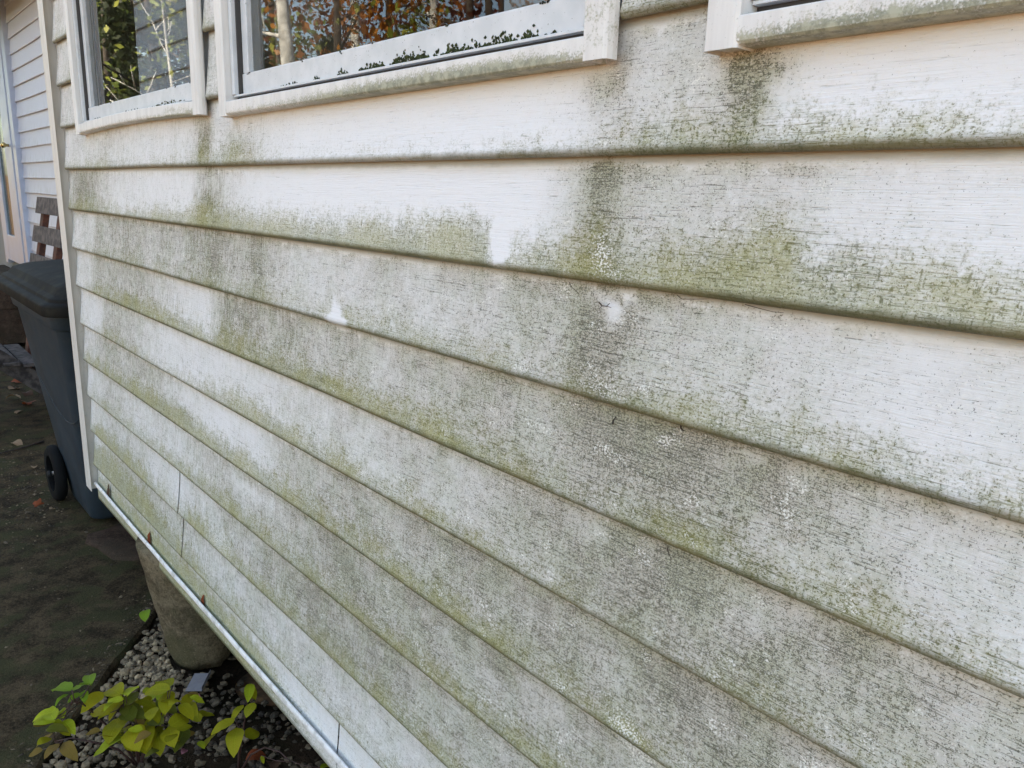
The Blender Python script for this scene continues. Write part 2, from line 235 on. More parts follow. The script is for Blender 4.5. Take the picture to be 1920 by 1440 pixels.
    gnet = t.math('MULTIPLY', net, t.ss(t.math('ADD', gband, t.math('MULTIPLY', t.math('SUBTRACT', clot, 0.5), 0.8)), 0.08, 0.62))
    gfilm = t.math('MULTIPLY', t.ss(t.math('ADD', gband, t.math('ADD', t.math('MULTIPLY', t.math('SUBTRACT', fine, 0.5), 0.7), t.math('MULTIPLY', t.math('SUBTRACT', clot, 0.5), 0.9))), 0.10, 1.02), 0.66)
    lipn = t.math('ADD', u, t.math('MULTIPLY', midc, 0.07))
    lip = t.math('MULTIPLY', t.ss(lipn, 0.895, 0.985), t.math('MULTIPLY_ADD', g, 0.50, 0.44))  # nose darkened: algae and dirt, plus painted shading where it curls under
    crease = t.math('MULTIPLY', t.ss(t.math('ADD', u, t.math('MULTIPLY', midc, 0.06)), 0.075, 0.01), 0.55)  # crease dirt together with the lap shadow, painted below the lip above
    gsel = t.ss(big, 0.40, 0.60)
    c = t.mix(gfilm, c, t.mix(gsel, (0.275, 0.278, 0.100), (0.335, 0.322, 0.095)))
    c = t.mix(t.math('MULTIPLY', gnet, 0.74), c, t.mix(gsel, (0.085, 0.092, 0.038), (0.140, 0.135, 0.045)))
    pfa = t.math('MULTIPLY', pf, t.lin(fl, 0, 1, 0.80, 0.97))
    c = t.mix(pfa, c, (0.80, 0.79, 0.73))
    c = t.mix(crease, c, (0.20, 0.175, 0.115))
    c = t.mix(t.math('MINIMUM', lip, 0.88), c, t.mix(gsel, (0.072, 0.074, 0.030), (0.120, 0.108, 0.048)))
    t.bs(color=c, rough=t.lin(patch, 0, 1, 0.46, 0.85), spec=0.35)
    hgt = t.math('ADD', t.math('MULTIPLY', lines, -2.2), t.math('MULTIPLY', t.math('ADD', sp, gnet), 0.4))
    hgt = t.math('ADD', hgt, t.math('MULTIPLY', pf, 0.4))
    t.bump(hgt, 0.45, 0.0012)
    M['siding'] = t.m
siding_material()

def trim_material(name, base, alg):
    t = NT(name)
    g = t.attr('algae')
    mid = t.noise(70, None, 7, 0.68)
    fine = t.noise(420, None, 3, 0.6)
    st = t.noise(1.0, t.map((60, 60, 6)), 4, 0.6)
    c = t.mix(t.ss(st, 0.35, 0.7), base, tuple(v * 0.86 for v in base))
    v = t.math('ADD', g, t.math('ADD', t.math('MULTIPLY', t.math('SUBTRACT', mid, 0.5), 1.6), t.math('MULTIPLY', t.math('SUBTRACT', fine, 0.5), 1.2)))
    v = t.math('MULTIPLY', t.ss(v, 0.25, 0.75), t.ss(g, 0.02, 0.25))
    v2 = t.math('MULTIPLY', t.ss(fine, 0.66, 0.72), 0.35)
    c = t.mix(v2, c, (0.16, 0.15, 0.12))
    c = t.mix(t.math('MULTIPLY', v, 0.8), c, t.mix(t.ss(mid, 0.4, 0.6), (0.12, 0.135, 0.06), alg))
    t.bs(color=c, rough=0.48, spec=0.4)
    t.bump(v, 0.3, 0.001)
    M[name] = t.m
trim_material('cream_trim', (0.68, 0.645, 0.585), (0.30, 0.30, 0.19))
trim_material('window_trim', (0.76, 0.745, 0.71), (0.34, 0.34, 0.22))

def far_siding():
    t = NT('clean_white_vinyl')
    u = t.attr('course')
    mid = t.noise(12, t.map((1.5, 0.3, 1)), 6, 0.65)
    st = t.noise(1.0, t.map((40, 4, 5)), 5, 0.62)
    z = t.n('ShaderNodeSeparateXYZ')
    t.put(z.inputs[0], t.obj())
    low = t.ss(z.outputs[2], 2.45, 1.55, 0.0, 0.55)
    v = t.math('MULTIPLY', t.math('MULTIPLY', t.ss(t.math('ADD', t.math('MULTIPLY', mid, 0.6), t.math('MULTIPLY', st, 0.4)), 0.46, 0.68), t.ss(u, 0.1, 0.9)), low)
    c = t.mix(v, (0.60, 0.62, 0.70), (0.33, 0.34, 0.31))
    t.bs(color=c, rough=0.5, spec=0.35)
    t.bump(t.noise(1.0, t.map((40, 5, 600)), 3), 0.15, 0.0008)
    M['far_siding'] = t.m
far_siding()

def alu():
    t = NT('painted_window_frame')
    n = t.noise(30, None, 5)
    sp = t.noise(300, None, 2)
    c = t.mix(t.ss(n, 0.3, 0.7), (0.56, 0.59, 0.60), (0.65, 0.67, 0.68))
    c = t.mix(t.math('MULTIPLY', t.ss(sp, 0.70, 0.74), 0.7), c, (0.08, 0.085, 0.06))
    t.bs(color=c, rough=0.4, spec=0.5)
    M['alu'] = t.m
alu()

def glass(name, key, tint, refl=0.85):
    t = NT(name)
    t.t.nodes.remove(t.b)
    tr = t.n('ShaderNodeBsdfTransparent')
    tr.inputs[0].default_value = (*tint, 1)
    gl = t.n('ShaderNodeBsdfGlossy')
    gl.inputs['Roughness'].default_value = 0.012
    gl.inputs[0].default_value = (0.95, 0.97, 1.0, 1)
    bp = t.n('ShaderNodeBump')
    bp.inputs['Strength'].default_value = 0.035
    bp.inputs['Distance'].default_value = 0.002
    t.put(bp.inputs['Height'], t.noise(5.0, None, 2))
    t.t.links.new(bp.outputs[0], gl.inputs['Normal'])
    fr = t.n('ShaderNodeFresnel')
    fr.inputs[0].default_value = 1.52
    f2 = t.math('MULTIPLY', fr.outputs[0], refl, clamp=True)
    mx = t.n('ShaderNodeMixShader')
    t.put(mx.inputs[0], f2)
    t.t.links.new(tr.outputs[0], mx.inputs[1])
    t.t.links.new(gl.outputs[0], mx.inputs[2])
    t.t.links.new(mx.outputs[0], t.out.inputs[0])
    M[key] = t.m
glass('window_glass', 'glass', (0.84, 0.865, 0.855))
glass('door_glass', 'door_glass', (0.75, 0.78, 0.75), 0.22)
glass('screened_glass', 'screened_glass', (0.66, 0.68, 0.68))

def concrete(name, dark, light, moss, wet=0.7, sc=6.0, spec=0.08):
    t = NT(name)
    a = t.noise(sc, None, 8, 0.65)
    b = t.noise(sc * 9, None, 6, 0.65)
    f = t.noise(240, None, 3, 0.6)
    k = t.noise(sc * 0.6, None, 4)
    c = t.mix(t.ss(t.math('ADD', t.math('MULTIPLY', a, 0.6), t.math('MULTIPLY', b, 0.4)), 0.38, 0.62), dark, light)
    c = t.mix(t.math('MULTIPLY', t.ss(k, 0.46, 0.62), 0.75), c, moss)
    c = t.mix(t.math('MULTIPLY', t.ss(f, 0.60, 0.70), 0.45), c, tuple(min(1, v * 2.0) for v in light))
    c = t.mix(t.math('MULTIPLY', t.ss(f, 0.42, 0.34), 0.55), c, tuple(v * 0.35 for v in dark))
    t.bs(color=c, rough=t.lin(a, 0.3, 0.7, wet, 0.95), spec=spec)
    t.bump(t.math('ADD', b, t.math('MULTIPLY', f, 0.5)), 0.7, 0.006)
    M[name] = t.m
concrete('mossy_slab_concrete', (0.014, 0.009, 0.0042), (0.088, 0.062, 0.034), (0.044, 0.044, 0.018), 0.8, 11.0)
concrete('pier_concrete', (0.07, 0.054, 0.032), (0.19, 0.15, 0.095), (0.07, 0.064, 0.032), 0.85, 9.0)
concrete('stone_block', (0.035, 0.022, 0.015), (0.085, 0.056, 0.040), (0.04, 0.03, 0.02), 0.85, 8.0)
concrete('dark_soil', (0.014, 0.009, 0.005), (0.045, 0.029, 0.017), (0.022, 0.018, 0.008), 0.9, 10.0)
concrete('foundation_concrete', (0.05, 0.046, 0.04), (0.12, 0.11, 0.09), (0.05, 0.05, 0.03), 0.9, 5.0)

def woodland_floor():
    t = NT('leaf_strewn_ground')
    a = t.noise(3.0, None, 8, 0.7)
    b = t.noise(18.0, None, 4, 0.6)
    c = t.mix(t.ss(a, 0.4, 0.6), (0.05, 0.035, 0.02), (0.19, 0.10, 0.05))
    c = t.mix(t.ss(b, 0.5, 0.65), c, (0.28, 0.16, 0.07))
    t.bs(color=c, rough=0.95, spec=0.2)
    M['woodland_floor'] = t.m
woodland_floor()

def tone_mat(name, lo, hi, rough=0.75, spotted=True):
    t = NT(name)
    tn = t.attr('tone')
    c = t.mix(tn, lo, hi)
    n = t.noise(90, None, 5, 0.6)
    c = t.mix(t.math('MULTIPLY', t.ss(n, 0.45, 0.65), 0.4), c, tuple(v * 0.5 for v in lo))
    t.bs(color=c, rough=rough, spec=0.3)
    M[name] = t.m
tone_mat('pebble', (0.040, 0.029, 0.019), (0.44, 0.325, 0.19))

def leaf_mat(name, c1, c2, spots=(0.11, 0.06, 0.02), spot=0.5, trans=0.35):
    t = NT(name)
    uvx = t.attr('across')
    n = t.noise(60, None, 4, 0.6)
    oi = t.n('ShaderNodeObjectInfo').outputs['Random']
    f = t.math('ADD', t.math('MULTIPLY', oi, 0.6), t.math('MULTIPLY', t.ss(n, 0.35, 0.65), 0.4))
    c = t.mix(f, c1, c2)
    al = t.attr('along')
    sv = t.math('FRACT', t.math('MULTIPLY', t.math('SUBTRACT', al, t.math('MULTIPLY', uvx, 0.13)), 7.0))
    side = t.math('MULTIPLY', t.ss(t.math('ABSOLUTE', t.math('SUBTRACT', sv, 0.5)), 0.10, 0.0), 0.6)
    vein = t.math('MAXIMUM', t.ss(uvx, 0.09, 0.0), side)
    c = t.mix(t.math('MULTIPLY', vein, 0.5), c, tuple(min(1, v * 1.7) for v in c1))
    sp = t.noise(220, None, 4, 0.6)
    c = t.mix(t.math('MULTIPLY', t.ss(sp, 0.60, 0.70), spot), c, spots)
    t.bs(color=c, rough=0.6, spec=0.18)
    td = t.n('ShaderNodeBsdfTranslucent')
    t.put(td.inputs[0], c)
    mx = t.n('ShaderNodeMixShader')
    mx.inputs[0].default_value = trans
    t.t.links.new(t.b.outputs[0], mx.inputs[1])
    t.t.links.new(td.outputs[0], mx.inputs[2])
    t.t.links.new(mx.outputs[0], t.out.inputs[0])
    t.bump(t.math('ADD', n, t.math('MULTIPLY', vein, -1.0)), 0.3, 0.002)
    M[name] = t.m
leaf_mat('leaf_bright_green', (0.12, 0.22, 0.012), (0.20, 0.30, 0.02))
leaf_mat('leaf_yellow_green', (0.30, 0.36, 0.016), (0.42, 0.44, 0.025))
leaf_mat('leaf_olive_yellow', (0.21, 0.22, 0.008), (0.40, 0.34, 0.014))
leaf_mat('leaf_brown_yellow', (0.16, 0.10, 0.02), (0.28, 0.19, 0.04), (0.10, 0.045, 0.02), 0.7)
leaf_mat('leaf_dark_green', (0.09, 0.11, 0.012), (0.15, 0.15, 0.02))
leaf_mat('leaf_rust', (0.16, 0.035, 0.012), (0.24, 0.06, 0.02), (0.05, 0.02, 0.01), 0.5, 0.1)
leaf_mat('leaf_tan', (0.22, 0.14, 0.08), (0.32, 0.22, 0.13), (0.10, 0.06, 0.03), 0.4, 0.1)
leaf_mat('leaf_brown', (0.06, 0.032, 0.02), (0.11, 0.06, 0.035), (0.03, 0.02, 0.012), 0.5, 0.1)
leaf_mat('petal_pink', (0.30, 0.11, 0.14), (0.38, 0.17, 0.19), (0.2, 0.08, 0.08), 0.3, 0.2)

def crown_mat(name, c1, c2):
    t = NT(name)
    tn = t.attr('tone')
    c = t.mix(tn, c1, c2)
    t.bs(color=c, rough=0.5, spec=0.3)
    td = t.n('ShaderNodeBsdfTranslucent')
    t.put(td.inputs[0], c)
    mx = t.n('ShaderNodeMixShader')
    mx.inputs[0].default_value = 0.45
    t.t.links.new(t.b.outputs[0], mx.inputs[1])
    t.t.links.new(td.outputs[0], mx.inputs[2])
    t.t.links.new(mx.outputs[0], t.out.inputs[0])
    M[name] = t.m
crown_mat('crown_yellow_green', (0.22, 0.28, 0.04), (0.42, 0.42, 0.08))
crown_mat('crown_orange', (0.34, 0.10, 0.02), (0.56, 0.24, 0.04))
crown_mat('crown_rust', (0.12, 0.035, 0.02), (0.28, 0.10, 0.05))
crown_mat('crown_green', (0.10, 0.15, 0.03), (0.24, 0.28, 0.06))
crown_mat('crown_dark_green', (0.020, 0.032, 0.012), (0.05, 0.065, 0.022))
simple('pale_bark', (0.80, 0.77, 0.70), 0.8, 0.25, 14, 0.5, 60, 0.01)
simple('dark_bark', (0.10, 0.075, 0.055), 0.9, 0.3, 14, 0.6, 40, 0.02)
simple('bin_plastic', (0.026, 0.038, 0.049), 0.6, 0.10, 5, 0.15, 300, 0.0006, spec=0.25, dirt=(0.05, 0.055, 0.055), dirtamt=0.3)
simple('bin_lid_plastic', (0.012, 0.011, 0.009), 0.75, 0.2, 5, 0.15, 300, 0.0006, spec=0.12, dirt=(0.035, 0.031, 0.02), dirtamt=0.5)
simple('black_rubber', (0.008, 0.008, 0.008), 0.8, 0.1, spec=0.12)
simple('wheel_plastic', (0.030, 0.030, 0.029), 0.7, 0.2, 30, spec=0.15)
simple('steel', (0.55, 0.55, 0.55), 0.35, 0.1, 30, metal=1.0)
simple('brass', (0.72, 0.52, 0.20), 0.22, 0.05, 30, metal=1.0)
simple('grey_weathered_wood', (0.145, 0.12, 0.105), 0.85, 0.3, 25, 0.5, 120, 0.003)
simple('dark_weathered_wood', (0.10, 0.085, 0.078), 0.85, 0.3, 25, 0.5, 120, 0.003, spec=0.1)
simple('red_brown_wood', (0.12, 0.038, 0.018), 0.75, 0.3, 25, 0.4, 120, 0.003)
simple('pane_reflection_tint', (0.50, 0.54, 0.44), 0.5, 0.2, 5)  # pale green put in for what the storm glass reflects
simple('white_door_paint', (0.45, 0.50, 0.61), 0.4, 0.07, 6)
simple('door_groove_paint', (0.34, 0.38, 0.43), 0.5, 0.07, 6)
simple('interior_wall', (0.36, 0.335, 0.30), 0.9, 0.08, 3)
simple('interior_dark', (0.48, 0.44, 0.39), 0.9, 0.08, 3)
simple('sheathing', (0.25, 0.22, 0.18), 0.9, 0.1, 5)
simple('dark_track', (0.045, 0.042, 0.040), 0.6, 0.1, 40)
simple('shingle', (0.08, 0.075, 0.07), 0.9, 0.3, 30)
simple('mould', (0.035, 0.040, 0.022), 0.95, 0.35, 120)
simple('moss', (0.055, 0.070, 0.022), 0.95, 0.35, 120)
simple('twig_bark', (0.040, 0.024, 0.016), 0.85, 0.3, 40)
simple('shrub_stem', (0.065, 0.028, 0.022), 0.6, 0.2, 40)
simple('dry_twig', (0.13, 0.10, 0.075), 0.85, 0.3, 40)
simple('bead_white', (0.80, 0.78, 0.75), 0.65, 0.03, 12, spec=0.15, dirt=(0.33, 0.31, 0.25), dirtamt=0.55)
simple('white_plastic', (0.21, 0.20, 0.21), 0.8, 0.06, 30, spec=0.1, dirt=(0.25, 0.23, 0.2), dirtamt=0.4)

# ------------------------------------------------------------------ object helpers
def tag(o, label=None, cat=None, group=None, kind=None):
    if label: o['label'] = label
    if cat: o['category'] = cat
    if group: o['group'] = group
    if kind: o['kind'] = kind
    return o

def empty(name, loc=(0, 0, 0), label=None, cat=None, group=None, rz=0.0):
    o = bpy.data.objects.new(name, None)
    o.empty_display_size = 0.1
    COL.objects.link(o)
    o.location = loc
    o.rotation_euler = (0, 0, rz)
    return tag(o, label, cat, group)

def link(name, me, mat=None, parent=None, loc=None, rot=None):
    o = bpy.data.objects.new(name, me)
    COL.objects.link(o)
    if mat is not None and len(me.materials) == 0:
        me.materials.append(M[mat] if isinstance(mat, str) else mat)
    if parent: o.parent = parent
    if loc: o.location = loc
    if rot: o.rotation_euler = rot
    return o

def mesh(name, v, f, smooth=False, attrs=None):
    me = bpy.data.meshes.new(name)
    me.from_pydata([tuple(map(float, p)) for p in v], [], [tuple(map(int, q)) for q in f])
    if smooth:
        me.polygons.foreach_set('use_smooth', [True] * len(me.polygons))
    if attrs:
        for k, a in attrs.items():
            at = me.attributes.new(k, 'FLOAT', 'POINT')
            at.data.foreach_set('value', np.asarray(a, dtype=np.float32).ravel())
    me.update()
    return me

class MB:
    def __init__(self):
        self.v, self.f, self.a = [], [], []
    def add(self, v, f, a=0.0):
        o = len(self.v)
        self.v += [tuple(p) for p in v]
        self.f += [tuple(i + o for i in q) for q in f]
        self.a += [a] * len(v)
    def box(self, lo, hi, bev=0.0, a=0.0):
        x0, y0, z0 = lo; x1, y1, z1 = hi
        if bev <= 0:
            v = [(x, y, z) for z in (z0, z1) for y in (y0, y1) for x in (x0, x1)]
            f = [(0, 2, 3, 1), (4, 5, 7, 6), (0, 1, 5, 4), (2, 6, 7, 3), (0, 4, 6, 2), (1, 3, 7, 5)]
            self.add(v, f, a)
            return
        bm = bmesh.new()
        bmesh.ops.create_cube(bm, size=1)
        for q in bm.verts:
            q.co = Vector(((x0 + x1) / 2 + q.co.x * (x1 - x0), (y0 + y1) / 2 + q.co.y * (y1 - y0), (z0 + z1) / 2 + q.co.z * (z1 - z0)))
        bmesh.ops.bevel(bm, geom=bm.edges[:], offset=bev, segments=2, affect='EDGES', profile=0.6)
        bm.verts.index_update()
        self.add([q.co[:] for q in bm.verts], [[q.index for q in p.verts] for p in bm.faces], a)
        bm.free()
    def obox(self, A, B, w, t, n, a=0.0, bev=0.003):
        """board from A to B, width w, thickness t, n = face normal"""
        A, B, n = Vector(A), Vector(B), Vector(n).normalized()
        d = (B - A); L = d.length; d.normalize()
        s = d.cross(n).normalized(); n = s.cross(d).normalized()
        mb = MB(); mb.box((-0, -w / 2, -t / 2), (L, w / 2, t / 2), bev)
        self.add([A + d * p[0] + s * p[1] + n * p[2] for p in mb.v], mb.f, a)
    def tube(self, pts, rad, seg=8, a=0.0, cap=True):
        pts = [Vector(p) for p in pts]
        n = len(pts)
        if not hasattr(rad, '__len__'): rad = [rad] * n
        v, f = [], []
        ref = None
        for i, p in enumerate(pts):
            d = (pts[min(i + 1, n - 1)] - pts[max(i - 1, 0)]).normalized()
            if ref is None:
                ref = Vector((0, 0, 1)) if abs(d.z) < 0.9 else Vector((1, 0, 0))
            s = d.cross(ref).normalized(); u = s.cross(d).normalized(); ref = u
            for k in range(seg):
                th = 2 * math.pi * k / seg
                v.append(p + (s * math.cos(th) + u * math.sin(th)) * rad[i])
        for i in range(n - 1):
            for k in range(seg):
                f.append((i * seg + k, i * seg + (k + 1) % seg, (i + 1) * seg + (k + 1) % seg, (i + 1) * seg + k))
        if cap:
            f.append(tuple(range(seg))[::-1]); f.append(tuple((n - 1) * seg + k for k in range(seg)))
        self.add(v, f, a)
    def loft(self, rings, cap=(True, True), a=0.0, close=True):
        n = len(rings[0]); v = [p for r in rings for p in r]; f = []
        for i in range(len(rings) - 1):
            for k in range(n if close else n - 1):
                f.append((i * n + k, i * n + (k + 1) % n, (i + 1) * n + (k + 1) % n, (i + 1) * n + k))
        if cap[0]: f.append(tuple(range(n))[::-1])
        if cap[1]: f.append(tuple((len(rings) - 1) * n + k for k in range(n)))
        self.add(v, f, a)
    def build(self, name, mat, parent=None, smooth=False, tone=False, loc=None, rot=None):
        me = mesh(name, self.v, self.f, smooth, {'tone': self.a} if tone else None)
        o = link(name, me, mat, parent, loc, rot)
        return o

def vnoise1(x, seed=0):
    """smooth 1-D value noise in 0..1"""
    r = np.random.default_rng(seed).random(4096)
    x = np.asarray(x, float) + 1000.0
    i = np.floor(x).astype(int); t = x - i; t = t * t * (3 - 2 * t)
    return r[i % 4096] * (1 - t) + r[(i + 1) % 4096] * t

# ------------------------------------------------------------------ the setting: ground, slab
def terrain():
    xs = np.concatenate([np.linspace(-400, -24, 16), np.linspace(-20, 20, 41), np.linspace(24, 400, 16)])
    ys = np.concatenate([np.linspace(-400, -44, 14), np.linspace(-40, 10, 51), np.linspace(14, 400, 14)])
    X, Y = np.meshgrid(xs, ys)
    d = np.clip(-Y - 7.5, 0, None)
    Z = -0.075 + np.where(d > 0, 4.2 * (1 - np.exp(-(d / 24.0) ** 1.3)), 0)
    Z += (vnoise1(X * 0.35 + Y * 0.21, 3) - 0.5) * 0.5 * np.clip(d / 6, 0, 1)
    nx = len(xs)
    f = [(j * nx + i, j * nx + i + 1, (j + 1) * nx + i + 1, (j + 1) * nx + i) for j in range(len(ys) - 1) for i in range(nx - 1)]
    me = mesh('ground', np.stack([X.ravel(), Y.ravel(), Z.ravel()], 1), f, True)
    return tag(link('ground', me, 'woodland_floor'), kind='structure')
terrain()

# soil bed beside the slab
def soil():
    xs = np.arange(-0.6, 4.0, 0.03); ys = np.arange(-2.4, 0.76, 0.03)
    X, Y = np.meshgrid(xs, ys)
    Z = -0.022 + 0.02 * (vnoise1(X * 9 + Y * 3.1, 5) - 0.5) + 0.02 * (vnoise1(Y * 11 - X * 4, 6) - 0.5)
    hole = np.exp(-(((X - 0.85) / 0.28) ** 2 + ((Y - 0.30) / 0.22) ** 2))
    Z -= 0.07 * hole
    nx = len(xs)
    f = [(j * nx + i, j * nx + i + 1, (j + 1) * nx + i + 1, (j + 1) * nx + i) for j in range(len(ys) - 1) for i in range(nx - 1)]
    me = mesh('soil_bed', np.stack([X.ravel(), Y.ravel(), Z.ravel()], 1), f, True)
    return tag(link('soil_bed', me, 'dark_soil'), kind='structure')
soil()

def slab():
    edge = [(-0.62, 0.745), (-0.28, 0.53), (0.29, 0.08), (0.55, -0.13), (0.886, -0.389), (1.6, -0.95), (3.1, -2.13)]
    pts = []
    for (a, b) in zip(edge[:-1], edge[1:]):
        n = max(2, int(math.dist(a, b) / 0.05))
        for i in range(n):
            t = i / n
            j = 0.008
            pts.append((a[0] + (b[0] - a[0]) * t + rng.uniform(-j, j), a[1] + (b[1] - a[1]) * t + rng.uniform(-j, j)))
    pts += [edge[-1], (-9.5, -2.13), (-9.5, 0.745)]
    n = len(pts)
    top = [(x, y, 0.0) for x, y in pts]
    mid = [(x + 0.008, y + 0.006, -0.012) for x, y in pts]
    bot = [(x + 0.008, y + 0.006, -0.07) for x, y in pts]
    f = [tuple(range(n))]
    for i in range(n):
        k = (i + 1) % n
        f.append((i, n + i, n + k, k)); f.append((n + i, 2 * n + i, 2 * n + k, n + k))
    o = link('concrete_path', mesh('concrete_path', top + mid + bot, f), 'mossy_slab_concrete')
    return tag(o, 'dark mossy concrete path under the bin', kind='structure')
slab()

# ------------------------------------------------------------------ main house
E = 0.127
WY = 0.75
house = empty('house', (-3, WY, 0), 'white clapboard house wall set back beyond the corner, with a storm door', 'house')
def hp(o): o.location = o.location - house.location; return o

def board_profile():
    # (y, dz) from the top down round the nose and back; dz relative to the lip
    ts = [-0.09, 0.0, 0.1, 0.2, 0.32, 0.45, 0.58, 0.7, 0.8, 0.86, 0.905]
    pr = []
    for t in ts:
        y = 0.0140 * (1 - max(t, 0) ** 1.4) ** 1.0 - 0.0004
        pr.append((y, E * (1 - t), t))
    # rolled nose: about 8 mm radius, then back under the board
    pr += [(0.0002, 0.0088, 0.935), (0.0001, 0.0064, 0.955), (0.0009, 0.0040, 0.975), (0.0024, 0.0020, 0.99), (0.0046, 0.0008, 1.0), (0.0070, 0.0012, 1.0), (0.0085, 0.0040, 1.0), (0.0088, 0.0120, 1.0)]
    return pr
PROF = board_profile()

def board_mesh(name, k, x0, x1, zlip, y0, step, stains=True, top=None, seed=0, dy=0.0):
    nx = max(2, int((x1 - x0) / step) + 1)
    xs = np.linspace(x0, x1, nx)
    wav = 0.0016 * (vnoise1(xs * 2.3, 50 + k) - 0.5) * 2
    wavy = 0.0014 * (vnoise1(xs * 1.7, 90 + k) - 0.5) * 2
    pr = [p for p in PROF]
    V, T = [], []
    for (y, dz, t) in pr:
        if top is not None and dz > top: dz = top
        V.append(np.stack([xs, y0 + y + dy + wavy * max(0, min(1, t)), zlip + dz + wav * max(0, min(1, t))], 1))
        T.append(np.full(nx, max(0.0, min(1.0, t))))
    V = np.concatenate(V); T = np.concatenate(T)
    f = [(j * nx + i, (j + 1) * nx + i, (j + 1) * nx + i + 1, j * nx + i + 1) for j in range(len(pr) - 1) for i in range(nx - 1)]
    at = {'course': T}
    if stains:
        X, Z = V[:, 0], V[:, 2]
        kk = max(0, min(9, k))
        kn = KNOTS[kk]
        kx = [q[0] for q in kn]
        m = np.interp(X, kx, [q[1] for q in kn]); g = np.interp(X, kx, [q[2] for q in kn]); h = np.interp(X, kx, [q[3] for q in kn])
        if k < 0:
            m = m * 0 + 0.48; g = g * 0 + 0.5; h = h * 0 + 0.25
        fl = np.zeros_like(m)
        for (bx, bz, sx, sz, bm_, bg_, bf_) in BLOBS:
            rr = ((X - bx) / sx) ** 2 + ((Z - bz) / sz) ** 2
            rr = rr * (0.55 + 0.9 * vnoise1(X * 55 + Z * 23 + bx * 91, 7)) * (0.6 + 0.8 * vnoise1(Z * 70 - X * 31, 8))
            w = np.exp(-rr ** (1.8 if bm_ < 0 else 1.0))
            m = m + bm_ * w; g = g + bg_ * w; fl = fl + bf_ * w
            h = h + max(0, bg_) * w * 0.35
        at.update(mildew=np.clip(m, 0, 1.2), algae=np.clip(g, 0, 1.2), band=np.clip(h, 0, 1), flake=np.clip(fl, 0, 1))
    me = mesh(name, V, f, True, at)
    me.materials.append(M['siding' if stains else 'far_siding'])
    return me

LIP0 = 1.5
for k in range(-11, 10):
    zl = LIP0 - k * E - 0.0
    me = board_mesh('siding_board', 200 + k, -5.27, -0.062, zl - 0.009, WY, 0.06, False)
    hp(link('siding_board', me, None, house))
mb = MB()
mb.box((-9.5, WY + 0.02, 0.2), (-6.35, WY + 0.2, 3.0)); mb.box((-5.3, WY + 0.02, 0.2), (0.31, WY + 0.2, 3.0)); mb.box((1.3, WY + 0.02, 0.2), (6.0, WY + 0.2, 3.0))
mb.box((-6.35, WY + 0.02, 2.75), (-5.3, WY + 0.2, 3.0)); mb.box((0.31, WY + 0.02, 2.5), (1.3, WY + 0.2, 3.0)); mb.box((-6.35, WY + 0.02, 0.2), (-5.3, WY + 0.2, 0.68))
mb.box((-9.5, 9.0, 0.2), (6.0, 9.2, 3.0)); mb.box((-9.5, WY + 0.2, 0.2), (-9.3, 9.0, 3.0)); mb.box((5.8, WY + 0.2, 0.2), (6.0, 9.0, 3.0))
mb.box((-9.3, WY + 0.2, 0.35), (5.8, 9.0, 0.45)); mb.box((-9.3, WY + 0.2, 2.7), (5.8, 9.0, 2.78))
hp(mb.build('wall', 'interior_wall', house))
mb = MB(); mb.box((-9.5, WY + 0.04, -0.1), (6.0, 9.15, 0.2)); hp(mb.build('foundation', 'foundation_concrete', house))
mb = MB()
x0, x1 = -9.8, 6.3
for (ya, za, yb, zb) in ((0.42, 3.0, 5.0, 5.5), (9.6, 3.0, 5.0, 5.5)):
    mb.add([(x0, ya, za), (x1, ya, za), (x1, yb, zb), (x0, yb, zb), (x0, ya, za - 0.15), (x1, ya, za - 0.15), (x1, yb, zb - 0.15), (x0, yb, zb - 0.15)],
           [(0, 1, 2, 3), (7, 6, 5, 4), (0, 4, 5, 1), (1, 5, 6, 2), (2, 6, 7, 3), (3, 7, 4, 0)])
for x in (-9.5, 5.9):
    mb.add([(x, 0.75, 3.0), (x, 9.2, 3.0), (x, 5.0, 5.35), (x + .1, 0.75, 3.0), (x + .1, 9.2, 3.0), (x + .1, 5.0, 5.35)], [(0, 1, 2), (5, 4, 3), (0, 3, 4, 1), (1, 4, 5, 2), (2, 5, 3, 0)])
hp(mb.build('roof', 'shingle', house))  # unseen roof, put on to shade the wall and the ground before it
# storm door and its white casing
mb = MB()
mb.box((-5.42, WY - 0.03, 0.66), (-5.272, WY + 0.02, 2.95), 0.004)
mb.box((-6.50, WY - 0.03, 0.66), (-6.36, WY + 0.02, 2.95), 0.004)
mb.box((-6.36, WY - 0.03, 2.82), (-5.42, WY + 0.02, 2.95), 0.004)
hp(mb.build('door_casing', 'white_door_paint', house))
mb = MB(); mb.box((-5.455, WY - 0.006, 0.68), (-5.42, WY + 0.018, 2.82)); hp(mb.build('door_jamb', 'door_groove_paint', house))
mb = MB()
mb.box((-5.80, WY - 0.035, 0.70), (-5.457, WY + 0.005, 2.80), 0.005); mb.box((-6.35, WY - 0.035, 0.70), (-6.22, WY + 0.005, 2.80), 0.005)
mb.box((-6.22, WY - 0.034, 0.70), (-5.80, WY + 0.004, 0.95), 0.004); mb.box((-6.22, WY - 0.034, 2.62), (-5.80, WY + 0.004, 2.80), 0.004)
door = hp(mb.build('storm_door', 'white_door_paint', house))
mb = MB(); mb.box((-6.22, WY - 0.016, 0.95), (-5.80, WY - 0.010, 2.62)); mb.build('pane', 'door_glass', door)
mb = MB(); mb.box((-6.34, WY + 0.03, 0.70), (-5.44, WY + 0.07, 2.80)); hp(mb.build('pane_backing_panel', 'pane_reflection_tint', house))  # added panel, its colour stands in for the reflection in the pane
mb = MB()
ring = []
